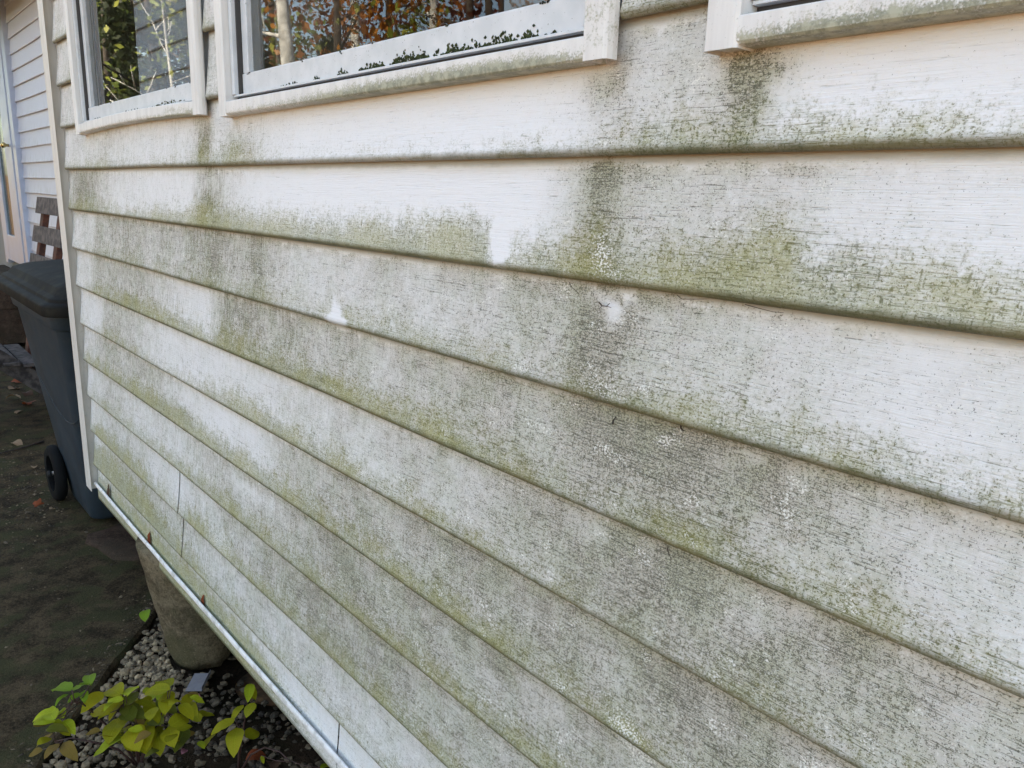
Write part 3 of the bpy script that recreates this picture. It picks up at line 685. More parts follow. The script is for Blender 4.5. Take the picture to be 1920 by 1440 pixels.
for (r, y) in ((0.012, 0), (0.012, -0.02), (0.020, -0.028), (0.026, -0.040), (0.024, -0.055), (0.012, -0.063)):
    ring.append([(-5.56 + r * math.cos(a * math.pi / 8), WY - 0.035 + y, 1.776 + r * math.sin(a * math.pi / 8)) for a in range(16)])
mb.loft(ring); mb.build('door_knob', 'brass', door, True)
mb = MB(); mb.box((-6.6, WY - 0.72, 0.03), (-5.2, WY - 0.03, 0.34), 0.01); mb.box((-6.6, WY - 0.36, 0.342), (-5.2, WY - 0.03, 0.62), 0.01)
hp(mb.build('door_step', 'stone_block', house))

# ------------------------------------------------------------------ the extension
ext = empty('house_extension', (0, 0, 0), 'white vinyl sided house extension stained with green algae and grey mildew, three windows', 'house extension')
PI_ = [(0.014, 0.277), (1.298, 1.404), (2.396, 2.507), (3.52, 4.4)]
for k in range(-8, 0):
    for (a, b) in PI_:
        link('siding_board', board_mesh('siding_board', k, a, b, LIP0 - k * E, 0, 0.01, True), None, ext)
for k in range(0, 10):
    zl = LIP0 - k * E
    segs = [(0.014, 4.4)]
    if k == 7: segs = [(0.014, 0.928), (0.9293, 4.4)]
    if k == 8: segs = [(0.014, 0.931), (0.932, 4.4)]
    if k == 9: segs = [(0.014, 1.7735), (1.7755, 4.4)]
    for q, (a, b) in enumerate(segs):
        dy = -0.0016 if (len(segs) == 2 and q == 0) else 0.0
        if k == 9:
            # bottom course runs down into the starter trim
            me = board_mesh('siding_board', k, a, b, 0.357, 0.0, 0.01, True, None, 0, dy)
            co = np.empty(len(me.vertices) * 3, np.float32); me.vertices.foreach_get('co', co); co = co.reshape(-1, 3)
            sel = co[:, 2] < 0.4185
            co[sel, 1] = np.maximum(co[sel, 1], 0.0050)
            me.vertices.foreach_set('co', co.ravel()); me.update()
        else:
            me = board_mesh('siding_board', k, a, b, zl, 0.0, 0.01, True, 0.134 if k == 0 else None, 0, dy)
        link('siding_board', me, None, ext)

def alg_attr(me, fn):
    n = len(me.vertices)
    co = np.empty(n * 3, np.float32); me.vertices.foreach_get('co', co); co = co.reshape(-1, 3)
    at = me.attributes.new('algae', 'FLOAT', 'POINT')
    at.data.foreach_set('value', np.asarray([fn(*p) for p in co], np.float32))

def extrude_profile(mb, prof, x0, x1, axis, n=2, bow=None):
    """profile = list of 2-D points (closed) swept along x ('x': prof=(y,z)) or z ('z': prof=(x,y))"""
    rings = []
    for i in range(n):
        s = x0 + (x1 - x0) * i / (n - 1)
        dz = bow(s) if bow else 0
        if axis == 'x': rings.append([(s, p[0], p[1] + dz) for p in prof])
        else: rings.append([(p[0], p[1], s) for p in prof])
    mb.loft(rings)

# corner post: front flange with a rounded edge, side flange, pocket that receives the boards
mb = MB()
prof = [(.0115, -.0138), (.012, -.0146), (.0105, -.0152), (-.062, -.0152), (-.069, -.0132), (-.072, -.008), (-.072, .066), (-.068, .070), (-.048, .070), (-.048, .0165), (.022, .0165), (.022, .0150), (-.016, .0150), (-.016, -.0138)]
extrude_profile(mb, prof, 0.388, 2.62, 'z', 40)
o = mb.build('corner_post', 'cream_trim', ext)
alg_attr(o.data, lambda x, y, z: 0.18 if z < 1.0 else 0.08)
# starter trim under the lowest board: a rounded white bead with a slot behind it
mb = MB()
prof = [(0.014, 0.4030), (-0.0030, 0.4025), (-0.0058, 0.4045), (-0.0066, 0.4085), (-0.0064, 0.4150), (-0.0048, 0.4185), (-0.0022, 0.4190), (-0.0004, 0.4165), (0.0002, 0.4120), (0.0002, 0.4050), (0.014, 0.4045)]
def sag(x): return 0.0085 * math.exp(-((x - 0.0) / 0.5) ** 2) - 0.0016 * math.sin(x * 1.7) + 0.0009 * math.sin(x * 17.0) * math.sin(x * 6.1)
extrude_profile(mb, prof, 0.0225, 4.4, 'x', 120, sag)
o = mb.build('starter_trim', 'bead_white', ext, True)
alg_attr(o.data, lambda x, y, z: 0.05)

# wall core, floor, end walls, ceiling, roof
mb = MB()
Y0, Y1 = 0.031, 0.10
Wn = [(0.285, 1.290), (1.412, 2.388), (2.515, 3.51)]
WZ0, WZ1 = 1.612, 2.45
mb.box((-0.045, Y0, 0.44), (4.4, Y1, WZ0)); mb.box((-0.045, Y0, WZ1), (4.4, Y1, 2.6))
xs = [-0.045] + [v for w in Wn for v in w] + [4.4]
for i in range(0, len(xs), 2): mb.box((xs[i], Y0, WZ0 + .001), (xs[i + 1], Y1, WZ1 - .001))
mb.box((-0.045, 0.101, 0.44), (0.02, 0.249, 2.6)); mb.box((-0.045, 0.640, 0.44), (0.02, 0.735, 2.6))
mb.box((-0.045, 0.25, 0.44), (0.02, 0.639, 1.5)); mb.box((-0.045, 0.25, 2.5), (0.02, 0.639, 2.6))
mb.box((4.3, 0.101, 0.44), (4.4, 0.735, 2.6))
mb.build('inner_wall', 'interior_dark', ext)
mb = MB(); mb.box((-0.02, 0.25, 1.5), (-0.015, 0.639, 2.5)); mb.build('end_pane', 'screened_glass', ext)
mb = MB(); mb.box((-0.045, 0.016, 0.436), (4.4, 0.735, 0.4395)); mb.box((0.021, 0.101, 0.5), (4.299, 0.735, 0.53)); mb.build('floor', 'sheathing', ext)
mb = MB(); mb.box((-0.3, -0.34, 2.62), (4.7, 0.735, 2.70)); mb.build('soffit', 'cream_trim', ext)
alg_attr(bpy.data.objects['soffit'].data, lambda x, y, z: 0.0)
mb = MB(); mb.add([(-0.35, -0.38, 2.702), (4.75, -0.38, 2.702), (4.75, 0.74, 2.95), (-0.35, 0.74, 2.95), (-0.35, -0.38, 2.75), (4.75, -0.38, 2.75), (4.75, 0.74, 3.0), (-0.35, 0.74, 3.0)],
           [(3, 2, 1, 0), (4, 5, 6, 7), (0, 1, 5, 4), (1, 2, 6, 5), (2, 3, 7, 6), (3, 0, 4, 7)])
mb.build('roof', 'shingle', ext)  # out of view too, its overhang added for shading

def moss_clumps(spots, y, zf, parent, rnd, nmul=1.0):
    """spots: (x0, x1, height, density) along the rail"""
    mb = MB()
    for (a, b, hgt, dens) in spots:
        for _ in range(int((b - a) * 1000 * dens * nmul)):
            x = rnd.uniform(a, b)
            env = math.sin(math.pi * (x - a) / (b - a)) ** 0.5
            z = zf(x) + abs(rnd.gauss(0, 0.42)) * hgt * 0.9 * env
            r = rnd.uniform(0.0011, 0.0031)
            v = []
            for dx, dy, dz in ((1, 0, 0), (-1, 0, 0), (0, -1, 0), (0, 1, 0), (0, 0, 1), (0, 0, -1)):
                q = rnd.uniform(0.6, 1.25)
                v.append((x + dx * r * q, y - 0.0005 + dy * r * 0.8 * q, z + dz * r * q))
            mb.add(v, [(0, 3, 4), (3, 1, 4), (1, 2, 4), (2, 0, 4), (3, 0, 5), (1, 3, 5), (2, 1, 5), (0, 2, 5)])
    o = mb.build('moss', 'moss', parent)
    tag(o, kind='stuff')
    return o

def window(x0, x1, zb, label, sill, mossspots, alg, bow=None, tail=0.0):
    """outer width x0..x1, zb = bottom of the side channels"""
    w = MB()
    XI0, XI1 = x0 + 0.034, x1 - 0.034
    zs = zb + 0.024
    top = 2.46
    # outer vinyl frame (jambs with a dark track between, head)
    for (a, b) in ((XI0 + 0.001, XI0 + 0.014), (XI1 - 0.014, XI1 - 0.001)):
        w.box((a, -0.002, zs + 0.0122), (b, 0.060, top), 0.0012)
    w.box((XI0 + 0.0145, 0.004, top - 0.035), (XI1 - 0.0145, 0.060, top), 0.001)
    w.box((XI0 + 0.001, 0.0005, zs + 0.0085), (XI1 - 0.001, 0.060, zs + 0.0118), 0.0006)
    wo_ = w.build('window', 'alu', ext)
    tag(wo_, label)
    # side channels: folded strips with a return and a small curl on the outside
    for s, (a, b) in ((0, (x0, XI0)), (1, (XI1, x1))):
        mb = MB()
        if s == 0:
            pr = [(a, 0.012), (a, -0.012), (a + 0.003, -0.0155), (b - 0.003, -0.0160), (b, -0.0135), (b, 0.012), (b - 0.0015, 0.012), (b - 0.0015, -0.012), (a + 0.004, -0.0138), (a + 0.0018, -0.011), (a + 0.0018, 0.012)]
        else:
            pr = [(a, 0.012), (a, -0.0135), (a + 0.003, -0.0160), (b - 0.006, -0.0155), (b - 0.002, -0.0128), (b, -0.007), (b - 0.0005, 0.000), (b - 0.003, 0.003), (b - 0.0045, 0.001), (b - 0.0020, -0.004), (b - 0.0035, -0.0105), (b - 0.0065, -0.0138), (a + 0.0035, -0.0143), (a + 0.0015, -0.012), (a + 0.0015, 0.012)]
        extrude_profile(mb, pr, zb + (0.0 if s else -0.002), top + 0.03, 'z', 30)
        o = mb.build('side_channel', 'window_trim', wo_)
        alg_attr(o.data, (lambda x, y, z: alg[2] * max(0, 1 - abs(z - zb - 0.04) / 0.08)) if s else (lambda x, y, z: 0.0))
    # bottom trim strip, rounded and slightly bowed
    mb = MB()
    h = sill
    pr = [(0.012, zb), (-0.0085, zb), (-0.0125, zb + 0.0008), (-0.0145, zb + 0.003), (-0.0148, zb + 0.006), (-0.0146, zb + h * 0.5), (-0.0142, zb + h - 0.0015), (-0.0130, zb + h), (-0.0080, zb + h), (0.000, zb + h - 0.002), (0.012, zb + h - 0.002)]
    extrude_profile(mb, pr, XI0 - 0.026, XI1 + 0.010, 'x', 90, bow)
    o = mb.build('bottom_trim', 'window_trim', wo_)
    def fa(x, y, z):
        q = max(0.0, min(1.0, 1 - (z - zb) / h))
        return np.interp(x, alg[0], alg[1]) * (1.15 if q > 0.7 else 0.62 if q > 0.3 else 0.1)
    alg_attr(o.data, fa)
    # dark slot above the trim
    mb = MB(); mb.box((XI0 + 0.0005, 0.0095, zb + h - 0.006), (XI1 - 0.0005, 0.02, zs + 0.0083)); mb.build('weep_slot', 'dark_track', wo_)
    for (a, b) in ((XI0 + 0.0145, XI0 + 0.0185), (XI1 - 0.0185, XI1 - 0.0145)):
        mb = MB(); mb.box((a, 0.006, zs + 0.0122), (b, 0.05, top - 0.036))
        mb.build('track', 'dark_track', wo_)
    # sash: stiles, rails
    sx0, sx1 = XI0 + 0.019, XI1 - 0.019
    zr = zs + 0.0122
    mb = MB(); mb.box((sx0, 0.012, zr), (sx1, 0.040, zr + 0.037), 0.0025); mb.build('bottom_rail', 'alu', wo_)
    for (a, b) in ((sx0, sx0 + 0.024), (sx1 - 0.024, sx1)):
        mb = MB(); mb.box((a, 0.014, zr + 0.0375), (b, 0.040, top - 0.07), 0.002); mb.build('stile', 'alu', wo_)
    mb = MB(); mb.box((sx0, 0.012, top - 0.0695), (sx1, 0.040, top - 0.036), 0.0025); mb.build('top_rail', 'alu', wo_)
    mb = MB()
    gx0, gx1, gz0, gz1 = sx0 + 0.02, sx1 - 0.02, zr + 0.034, top - 0.06
    nx_, nz_ = 16, 12
    v = [(gx0 + (gx1 - gx0) * i / nx_, 0.024, gz0 + (gz1 - gz0) * j / nz_) for j in range(nz_ + 1) for i in range(nx_ + 1)]
    f = [(j * (nx_ + 1) + i, j * (nx_ + 1) + i + 1, (j + 1) * (nx_ + 1) + i + 1, (j + 1) * (nx_ + 1) + i) for j in range(nz_) for i in range(nx_)]
    mb.add(v, f)
    mb.build('pane', 'glass', wo_)
    rnd = random.Random(int(x0 * 1000))
    if mossspots:
        moss_clumps(mossspots, 0.012, lambda x: zr + 0.0005, wo_, rnd)
    # specks of black mould along the top of the rail
    mb = MB()
    for _ in range(7):
        x = rnd.uniform(sx0 + 0.02, sx1 - 0.03)
        for q in range(rnd.randint(1, 5)):
            r = rnd.uniform(0.0004, 0.0010)
            cx, cz = x + rnd.gauss(0, 0.003), zr + 0.0365 - abs(rnd.gauss(0, 0.0018))
            mb.box((cx - r, 0.0108, cz - r), (cx + r, 0.0125, cz + r))
    tag(mb.build('mould', 'mould', wo_), kind='stuff')
    return wo_

window(0.277, 1.298, 1.600, 'narrow looking window nearest the corner post, thin moss line on its sill', 0.026,
       [(0.36, 0.62, 0.005, 0.10), (0.62, 0.9, 0.006, 0.25), (0.9, 1.16, 0.009, 0.35)],
       ([0.3, 0.6, 0.8, 1.2, 1.3], [0.25, 0.45, 0.65, 0.7, 0.4], 0.0), lambda x: 0.008 * math.sin(math.pi * (x - 0.3) / 1.0))
window(1.404, 2.396, 1.591, 'middle window with thick green moss clumps on its sash rail', 0.024,
       [(1.62, 1.69, 0.007, 0.35), (1.74, 1.76, 0.011, 0.7), (1.815, 1.85, 0.012, 0.9), (1.88, 1.955, 0.012, 1.2), (1.965, 2.06, 0.019, 2.0), (2.065, 2.095, 0.010, 0.8), (2.095, 2.125, 0.017, 1.8), (2.125, 2.17, 0.013, 1.5), (2.17, 2.235, 0.018, 1.7), (2.24, 2.27, 0.015, 1.6), (2.275, 2.315, 0.006, 0.4)],
       ([1.4, 1.55, 1.7, 1.85, 2.0, 2.2, 2.3, 2.4], [0.25, 0.35, 0.45, 0.65, 0.95, 1.0, 0.8, 0.2], 0.35))
window(2.507, 3.520, 1.586, 'window cut by the top edge at right, only its stained bottom trim showing', 0.023,
       [(2.56, 2.9, 0.006, 0.4)],
       ([2.5, 2.55, 2.6, 2.7, 2.8, 3.5], [0.1, 0.5, 0.75, 0.7, 0.55, 0.6], 0.2))
# the tall stain on the left channel of the right-hand window
for o in bpy.data.objects:
    if o.name.startswith('side_channel') and o.parent and o.parent.get('label', '').startswith('window cut'):
        at = o.data.attributes['algae']
        co = [p.co[:] for p in o.data.vertices]
        if max(p[0] for p in co) < 3:
            at.data.foreach_set('value', np.asarray([0.55 * math.exp(-((p[0] - 2.522) / 0.007) ** 2) for p in co], np.float32))

# ------------------------------------------------------------------ concrete pier under the extension
def pier():
    rings = []
    H = 0.396
    n = 40
    rn = random.Random(4)
    ph = [rn.uniform(0, 6.28) for _ in range(8)]
    for i in range(15):
        s = i / 14
        z = -0.03 + (H + 0.03) * s
        r = 0.092 + 0.078 * s
        if i == 0: r *= 0.93
        ring = []
        for k in range(n):
            a = 2 * math.pi * k / n
            rr = r * (1 + 0.018 * math.sin(3 * a + ph[0] + s * 2) + 0.012 * math.sin(7 * a + ph[1]) + rn.uniform(-0.013, 0.013))
            zz = z + (rn.uniform(-0.006, 0.010) + 0.006 * math.sin(4 * a + ph[2]) if i <= 1 else 0)
            ring.append((rr * math.cos(a), rr * math.sin(a), zz))
        rings.append(ring)
    mb = MB(); mb.loft(rings)
    o = mb.build('concrete_pier', 'pier_concrete', None, True, loc=(0.605, 0.142, 0))
    tag(o, 'tapered concrete pier carrying the siding wall, wider at the top', 'pier')
pier()
mb = MB()
rn_ = random.Random(9)
rr_ = [min(0.20 / max(abs(math.cos(a * 0.4488)), 1e-3), 0.15 / max(abs(math.sin(a * 0.4488)), 1e-3), 0.215) * (1 + rn_.uniform(-0.09, 0.05)) for a in range(14)]
mb.loft([[(r_ * k * math.cos(a * 0.4488), 0.78 * r_ * k * math.sin(a * 0.4488), z + rn_.uniform(-.002, .002)) for a, r_ in enumerate(rr_)] for (k, z) in ((1.0, -0.01), (0.98, 0.012), (0.90, 0.022), (0.6, 0.025), (0.2, 0.023))])
o = mb.build('stone_block', 'stone_block', None, True, loc=(-0.36, 0.17, -0.008), rot=(0, 0, 0.22))
tag(o, 'worn reddish brown flat stone lying between the bin and the pier', 'stone')

# ------------------------------------------------------------------ wheeled bin
def rrect(x0, x1, y0, y1, r, z, n=6, tilt=None):
    pts = []
    for (cx, cy, a0) in ((x1 - r, y1 - r, 0), (x0 + r, y1 - r, 90), (x0 + r, y0 + r, 180), (x1 - r, y0 + r, 270)):
        for i in range(n + 1):
            a = R(a0 + 90 * i / n)
            x, y = cx + r * math.cos(a), cy + r * math.sin(a)
            pts.append((x, y, z + (tilt(x, y) if tilt else 0)))
    return pts
BX, BY = -0.72, 0.32
bin_ = empty('wheeled_bin', (BX, BY, 0), 'dark blue grey wheeled bin with black lid standing past the corner post', 'bin')
def bp(mb, name, mat, smooth=True, parent=bin_):
    mb.v = [(p[0] - (BX if parent == bin_ else BX), p[1] - BY, p[2]) for p in mb.v]
    o = mb.build(name, mat, parent, smooth)
    return o
def binrect(z, g=0.0):
    s = z / 1.0
    return (-1.04 - 0.08 * s - g, -0.62 + 0.42 * s + g, 0.105 - 0.135 * s - g, 0.52 + 0.11 * s + g)
mb = MB()
rings = []
for z, g, r in ((0.012, -0.02, 0.06), (0.02, -0.006, 0.06), (0.04, 0, 0.06), (0.25, 0, 0.06), (0.5, 0, 0.06), (0.75, 0, 0.06), (0.93, 0, 0.06), (0.932, 0.014, 0.07), (0.985, 0.016, 0.07), (0.99, 0.004, 0.06)):
    rings.append(rrect(*binrect(z, g), r, z))
mb.loft(rings)
body = bp(mb, 'body', 'bin_plastic')
md = body.modifiers.new('bevel', 'BEVEL'); md.width = 0.004; md.segments = 2; md.limit_method = 'ANGLE'
# moulded arc on the side
mb = MB()
pts = []
for i in range(15):
    t = i / 14
    z = 0.62 - 0.12 * math.sin(math.pi * min(1, t * 0.9))
    b = binrect(z)
    pts.append((-1.0 + 0.72 * t, b[2] - 0.0005, z))
mb.tube(pts, 0.002, 6)
bp(mb, 'moulded_rib', 'bin_plastic')
mb = MB()
rings = []
LX0, LX1, LY0, LY1 = -1.26, -0.10, -0.075, 0.665
for (z, g, r) in ((1.004, -0.03, 0.06), (1.0, 0.0, 0.075), (1.0, 0.006, 0.08), (1.036, 0.006, 0.08), (1.042, 0.0, 0.08), (1.046, -0.022, 0.07), (1.058, -0.026, 0.07), (1.066, -0.046, 0.07), (1.092, -0.062, 0.09), (1.108, -0.10, 0.10), (1.122, -0.18, 0.10), (1.128, -0.28, 0.06)):
    rings.append(rrect(LX0 - g, LX1 + g, LY0 - g, LY1 + g, r, z))
mb.loft(rings)
lid = bp(mb, 'lid', 'bin_lid_plastic')
md = lid.modifiers.new('bevel', 'BEVEL'); md.width = 0.003; md.segments = 2; md.limit_method = 'ANGLE'
mb = MB(); mb.tube([(-0.62, 0.15, 1.126), (-0.58, 0.2, 1.142), (-0.5, 0.22, 1.128)], 0.006, 6)
mb.v = [(p[0] - BX, p[1] - BY, p[2]) for p in mb.v]; mb.build('latch', 'black_rubber', lid, True)
mb = MB(); mb.tube([(-1.24, 0.02, 0.95), (-1.30, 0.02, 0.98), (-1.31, 0.06, 0.985), (-1.31, 0.54, 0.985), (-1.30, 0.58, 0.98), (-1.24, 0.58, 0.95)], 0.014, 8)
bp(mb, 'handle', 'bin_lid_plastic')
mb = MB(); mb.tube([(-1.03, 0.03, 0.135), (-1.03, 0.60, 0.135)], 0.01, 8); bp(mb, 'axle', 'steel')
for yy, s in ((0.052, -1), (0.575, 1)):
    mb = MB()
    prof = [(0.085, -0.022), (0.118, -0.024), (0.130, -0.016), (0.134, 0.0), (0.130, 0.016), (0.118, 0.024), (0.085, 0.022)]
    rings = [[(-1.03 + r * math.cos(2 * math.pi * k / 32), yy + y, 0.136 + r * math.sin(2 * math.pi * k / 32)) for k in range(32)] for (r, y) in prof + [prof[0]]]
    mb.loft(rings, (False, False))
    wh = bp(mb, 'wheel', 'black_rubber')
    mb = MB()
    rings = [[(-1.03 + r * math.cos(2 * math.pi * k / 32), yy + y * -s * -1, 0.136 + r * math.sin(2 * math.pi * k / 32)) for k in range(32)] for (r, y) in ((0.0849, -0.012), (0.0849, 0.018 * s), (0.07, 0.008 * s), (0.035, 0.006 * s), (0.03, 0.02 * s), (0.02, 0.024 * s))]
    mb.loft(rings)
    mb.v = [(p[0] - BX, p[1] - BY, p[2]) for p in mb.v]
    mb.build('hub', 'wheel_plastic', wh, True)
    mb = MB()
    rings = [[(-1.03 + r * math.cos(2 * math.pi * k / 12), yy + y, 0.136 + r * math.sin(2 * math.pi * k / 12)) for k in range(12)] for (r, y) in ((0.014, 0.02 * s), (0.014, 0.032 * s), (0.008, 0.036 * s))]
    mb.loft(rings)
    mb.v = [(p[0] - BX, p[1] - BY, p[2]) for p in mb.v]
    mb.build('axle_cap', 'wheel_plastic', wh, True)

# ------------------------------------------------------------------ wooden chair behind the bin
CX, CY = -2.6, 0.42
chair = empty('wooden_chair', (CX, CY, 0), 'weathered wooden chair with slatted back half hidden behind the bin', 'chair')
def cpart(name, mat, A, B, w, t, n):
    mb = MB(); mb.obox(A, B, w, t, n)
    mb.v = [(p[0] - CX, p[1] - CY, p[2]) for p in mb.v]
    return mb.build(name, mat, chair)
def backy(z): return 0.36 + (z - 0.9) * 0.20
for sx in (-2.90, -2.42):
    cpart('back_post', 'red_brown_wood', (sx, backy(0.25) + 0.03, 0.25), (sx, backy(1.34) + 0.03, 1.34), 0.09, 0.035, (0, -1, 0.2))
for z in (1.315, 1.135, 0.955, 0.775):
    cpart('back_slat', 'grey_weathered_wood', (-3.0, backy(z), z), (-2.30, backy(z) + 0.02, z), 0.105, 0.022, (0, -1, 0.2))
for i in range(4):
    cpart('seat_slat', 'dark_weathered_wood', (-3.0, -0.10 + 0.1 * i, 0.44 - 0.012 * i), (-2.3, -0.10 + 0.1 * i, 0.44 - 0.012 * i), 0.085, 0.022, (0, 0, 1))
for sx in (-2.955, -2.345):
    cpart('side_rail', 'dark_weathered_wood', (sx, 0.02, 0.47), (sx, 0.50, 0.045), 0.10, 0.03, (1, 0, 0))
    cpart('front_leg', 'red_brown_wood', (sx + 0.035, -0.08, 0.0), (sx + 0.035, -0.08, 0.42), 0.08, 0.03, (0, -1, 0))

# ------------------------------------------------------------------ pebbles of the bed
def edge_side(x, y):
    # positive on the bed side of the slab's edge
    ax, ay, bx, by = 0.886, -0.389, 0.29, 0.08
    return (bx - ax) * (y - ay) - (by - ay) * (x - ax)
def pebbles():
    bm = bmesh.new(); bmesh.ops.create_icosphere(bm, subdivisions=1, radius=1.0)
    bm.verts.index_update()
    bv = np.array([q.co[:] for q in bm.verts]); bf = np.array([[q.index for q in p.verts] for p in bm.faces]); bm.free()
    V, F, A = [], [], []
    off = 0
    rn = np.random.default_rng(21)
    n = 0
    for _ in range(26000):
        x, y = rn.uniform(0.15, 2.0), rn.uniform(-0.75, 0.70)
        s = edge_side(x, y)
        if s > -0.012: continue
        if (x - 0.605) ** 2 + (y - 0.135) ** 2 < 0.10 ** 2: continue
        hole = math.exp(-(((x - 0.85) / 0.26) ** 2 + ((y - 0.30) / 0.2) ** 2))
        if rn.random() < hole * 1.1: continue
        pale = math.exp(-(((x - 0.62) / 0.24) ** 2 + ((y - 0.0) / 0.16) ** 2)) + 0.55 * math.exp(-(((x - 0.95) / 0.2) ** 2 + ((y + 0.27) / 0.14) ** 2))
        keep = 0.20 + 0.75 * min(1, pale) if x < 1.0 else 0.30 + 0.3 * min(1, pale)
        if rn.random() > keep: continue
        r = rn.uniform(0.0035, 0.0125) * (1.0 if rn.random() < 0.88 else 1.35)
        sc = np.array([r * rn.uniform(0.85, 1.35), r * rn.uniform(0.75, 1.1), r * rn.uniform(0.5, 0.8)])
        v = bv * (1 + rn.uniform(-0.30, 0.22, (len(bv), 1))) * sc
        a, b = rn.uniform(0, 6.28), rn.uniform(-0.5, 0.5)
        ca, sa, cb, sb = math.cos(a), math.sin(a), math.cos(b), math.sin(b)
        v = v @ np.array([[ca, -sa, 0], [sa, ca, 0], [0, 0, 1]]).T
        v = v @ np.array([[1, 0, 0], [0, cb, -sb], [0, sb, cb]]).T
        z = -0.019 + sc[2] * rn.uniform(0.3, 1.5) - 0.06 * hole
        V.append(v + np.array([x, y, z])); F.append(bf + off); off += len(bv)
        tone = np.clip(0.06 + 0.85 * min(1, pale) * rn.uniform(0.1, 1.1) + rn.uniform(-0.1, 0.25), 0, 1)
        A.append(np.full(len(bv), tone)); n += 1
    me = mesh('gravel', np.concatenate(V), np.concatenate(F), False, {'tone': np.concatenate(A)})
    o = link('gravel', me, 'pebble')
    tag(o, 'loose tan and grey pebbles in the bed beside the concrete path', 'gravel', kind='stuff')
pebbles()

def grit():
    rn = np.random.default_rng(33)
    V, F, A = [], [], []
    base = np.array([(1, 0, 0), (-1, 0, 0), (0, 1, 0), (0, -1, 0), (0, 0, 1), (0, 0, -1)], float)
    fc = np.array([(0, 2, 4), (2, 1, 4), (1, 3, 4), (3, 0, 4), (2, 0, 5), (1, 2, 5), (3, 1, 5), (0, 3, 5)])
    off = 0
    for _ in range(1100):
        if rn.random() < 0.55: x, y = rn.normal(-1.35, 0.45), rn.normal(-0.06, 0.09)
        elif rn.random() < 0.6: x, y = rn.uniform(-3.8, 0.5), rn.uniform(-0.42, 0.3)
        else:
            u = rn.uniform(-0.25, 1.0); x, y = 0.29 + 0.6 * u - abs(rn.normal(0, 0.035)), 0.08 - 0.47 * u - abs(rn.normal(0, 0.03))
        if edge_side(x, y) < 0.006: continue
        if -1.1 < x < -0.55 and 0.08 < y < 0.56: continue
        r = rn.uniform(0.0012, 0.0048) * (2.0 if rn.random() < 0.05 else 1)
        v = base * (1 + rn.uniform(-0.35, 0.35, (6, 1))) * np.array([r * rn.uniform(1, 2.2), r, r * 0.6])
        a = rn.uniform(0, 6.28)
        v = v @ np.array([[math.cos(a), -math.sin(a), 0], [math.sin(a), math.cos(a), 0], [0, 0, 1]]).T
        V.append(v + np.array([x, y, r * 0.35])); F.append(fc + off); off += 6
        A.append(np.full(6, np.clip(rn.normal(0.12, 0.16), 0, 0.8)))
    o = link('grit', mesh('grit', np.concatenate(V), np.concatenate(F), False, {'tone': np.concatenate(A)}), 'pebble')
    tag(o, 'crumbs of soil, bark and small stones strewn on the concrete path', 'grit', kind='stuff')
grit()

# ------------------------------------------------------------------ leaves: one shared mesh per look
def leaf_mesh(name, mat, wr=0.55, fold=0.16, curl=0.10, lobed=False, seed=0):
    """unit leaf: base at the origin, tip at +X, face +Z"""
    rn = random.Random(seed)
    n = 8
    v, ac, al = [], [], []
    for i in range(n + 1):
        t = i / n
        w = wr * 0.5 * (math.sin(math.pi * t ** 0.82) ** 0.75 if 0 < t < 1 else 0.0)
        if lobed: w *= 1.0 + 0.45 * math.cos(t * 15)
        z = -curl * (t - 0.35) ** 2 * 1.5 + 0.02 * math.sin(t * 9 + seed)
        for s in (-1, 0, 1):
            v.append((t, s * w, z + fold * abs(s) * w + (rn.uniform(-0.022, 0.022) if s else 0)))
            ac.append(abs(s) * 1.0); al.append(t)
    f = []
    for i in range(n):
        for s in range(2):
            a = i * 3 + s
            f.append((a, a + 3, a + 4, a + 1))
    me = mesh(name, v, f, True, {'across': ac, 'along': al})
    me.materials.append(M[mat])
    return me
LM = ['leaf_bright_green', 'leaf_yellow_green', 'leaf_olive_yellow', 'leaf_brown_yellow', 'leaf_dark_green']
leafcache = {}
def leaf_between(A, B, wr, mat, parent, name='leaf', normal=None, base=(0, 0, 0)):
    key = (mat, round(wr, 2), rng.randint(0, 1))
    if key not in leafcache:
        leafcache[key] = leaf_mesh('leaf', mat, max(0.38, wr * 0.92), 0.10 + 0.22 * rng.random(), 0.1 + 0.35 * rng.random(), seed=len(leafcache))
    A, B = Vector(A), Vector(B)
    d = B - A; L = d.length
    x = d.normalized()
    zup = Vector((rng.uniform(-0.35, 0.35) + 0.12, rng.uniform(-0.35, 0.35) - 0.18, 1)).normalized()
    if normal: zup = Vector(normal)
    y = zup.cross(x).normalized(); z = x.cross(y).normalized()
    mt = Matrix((x * L, y * L, z * L)).transposed().to_4x4()
    mt.translation = A - Vector(base)
    o = link(name, leafcache[key], None, parent)
    o.matrix_local = mt
    return o

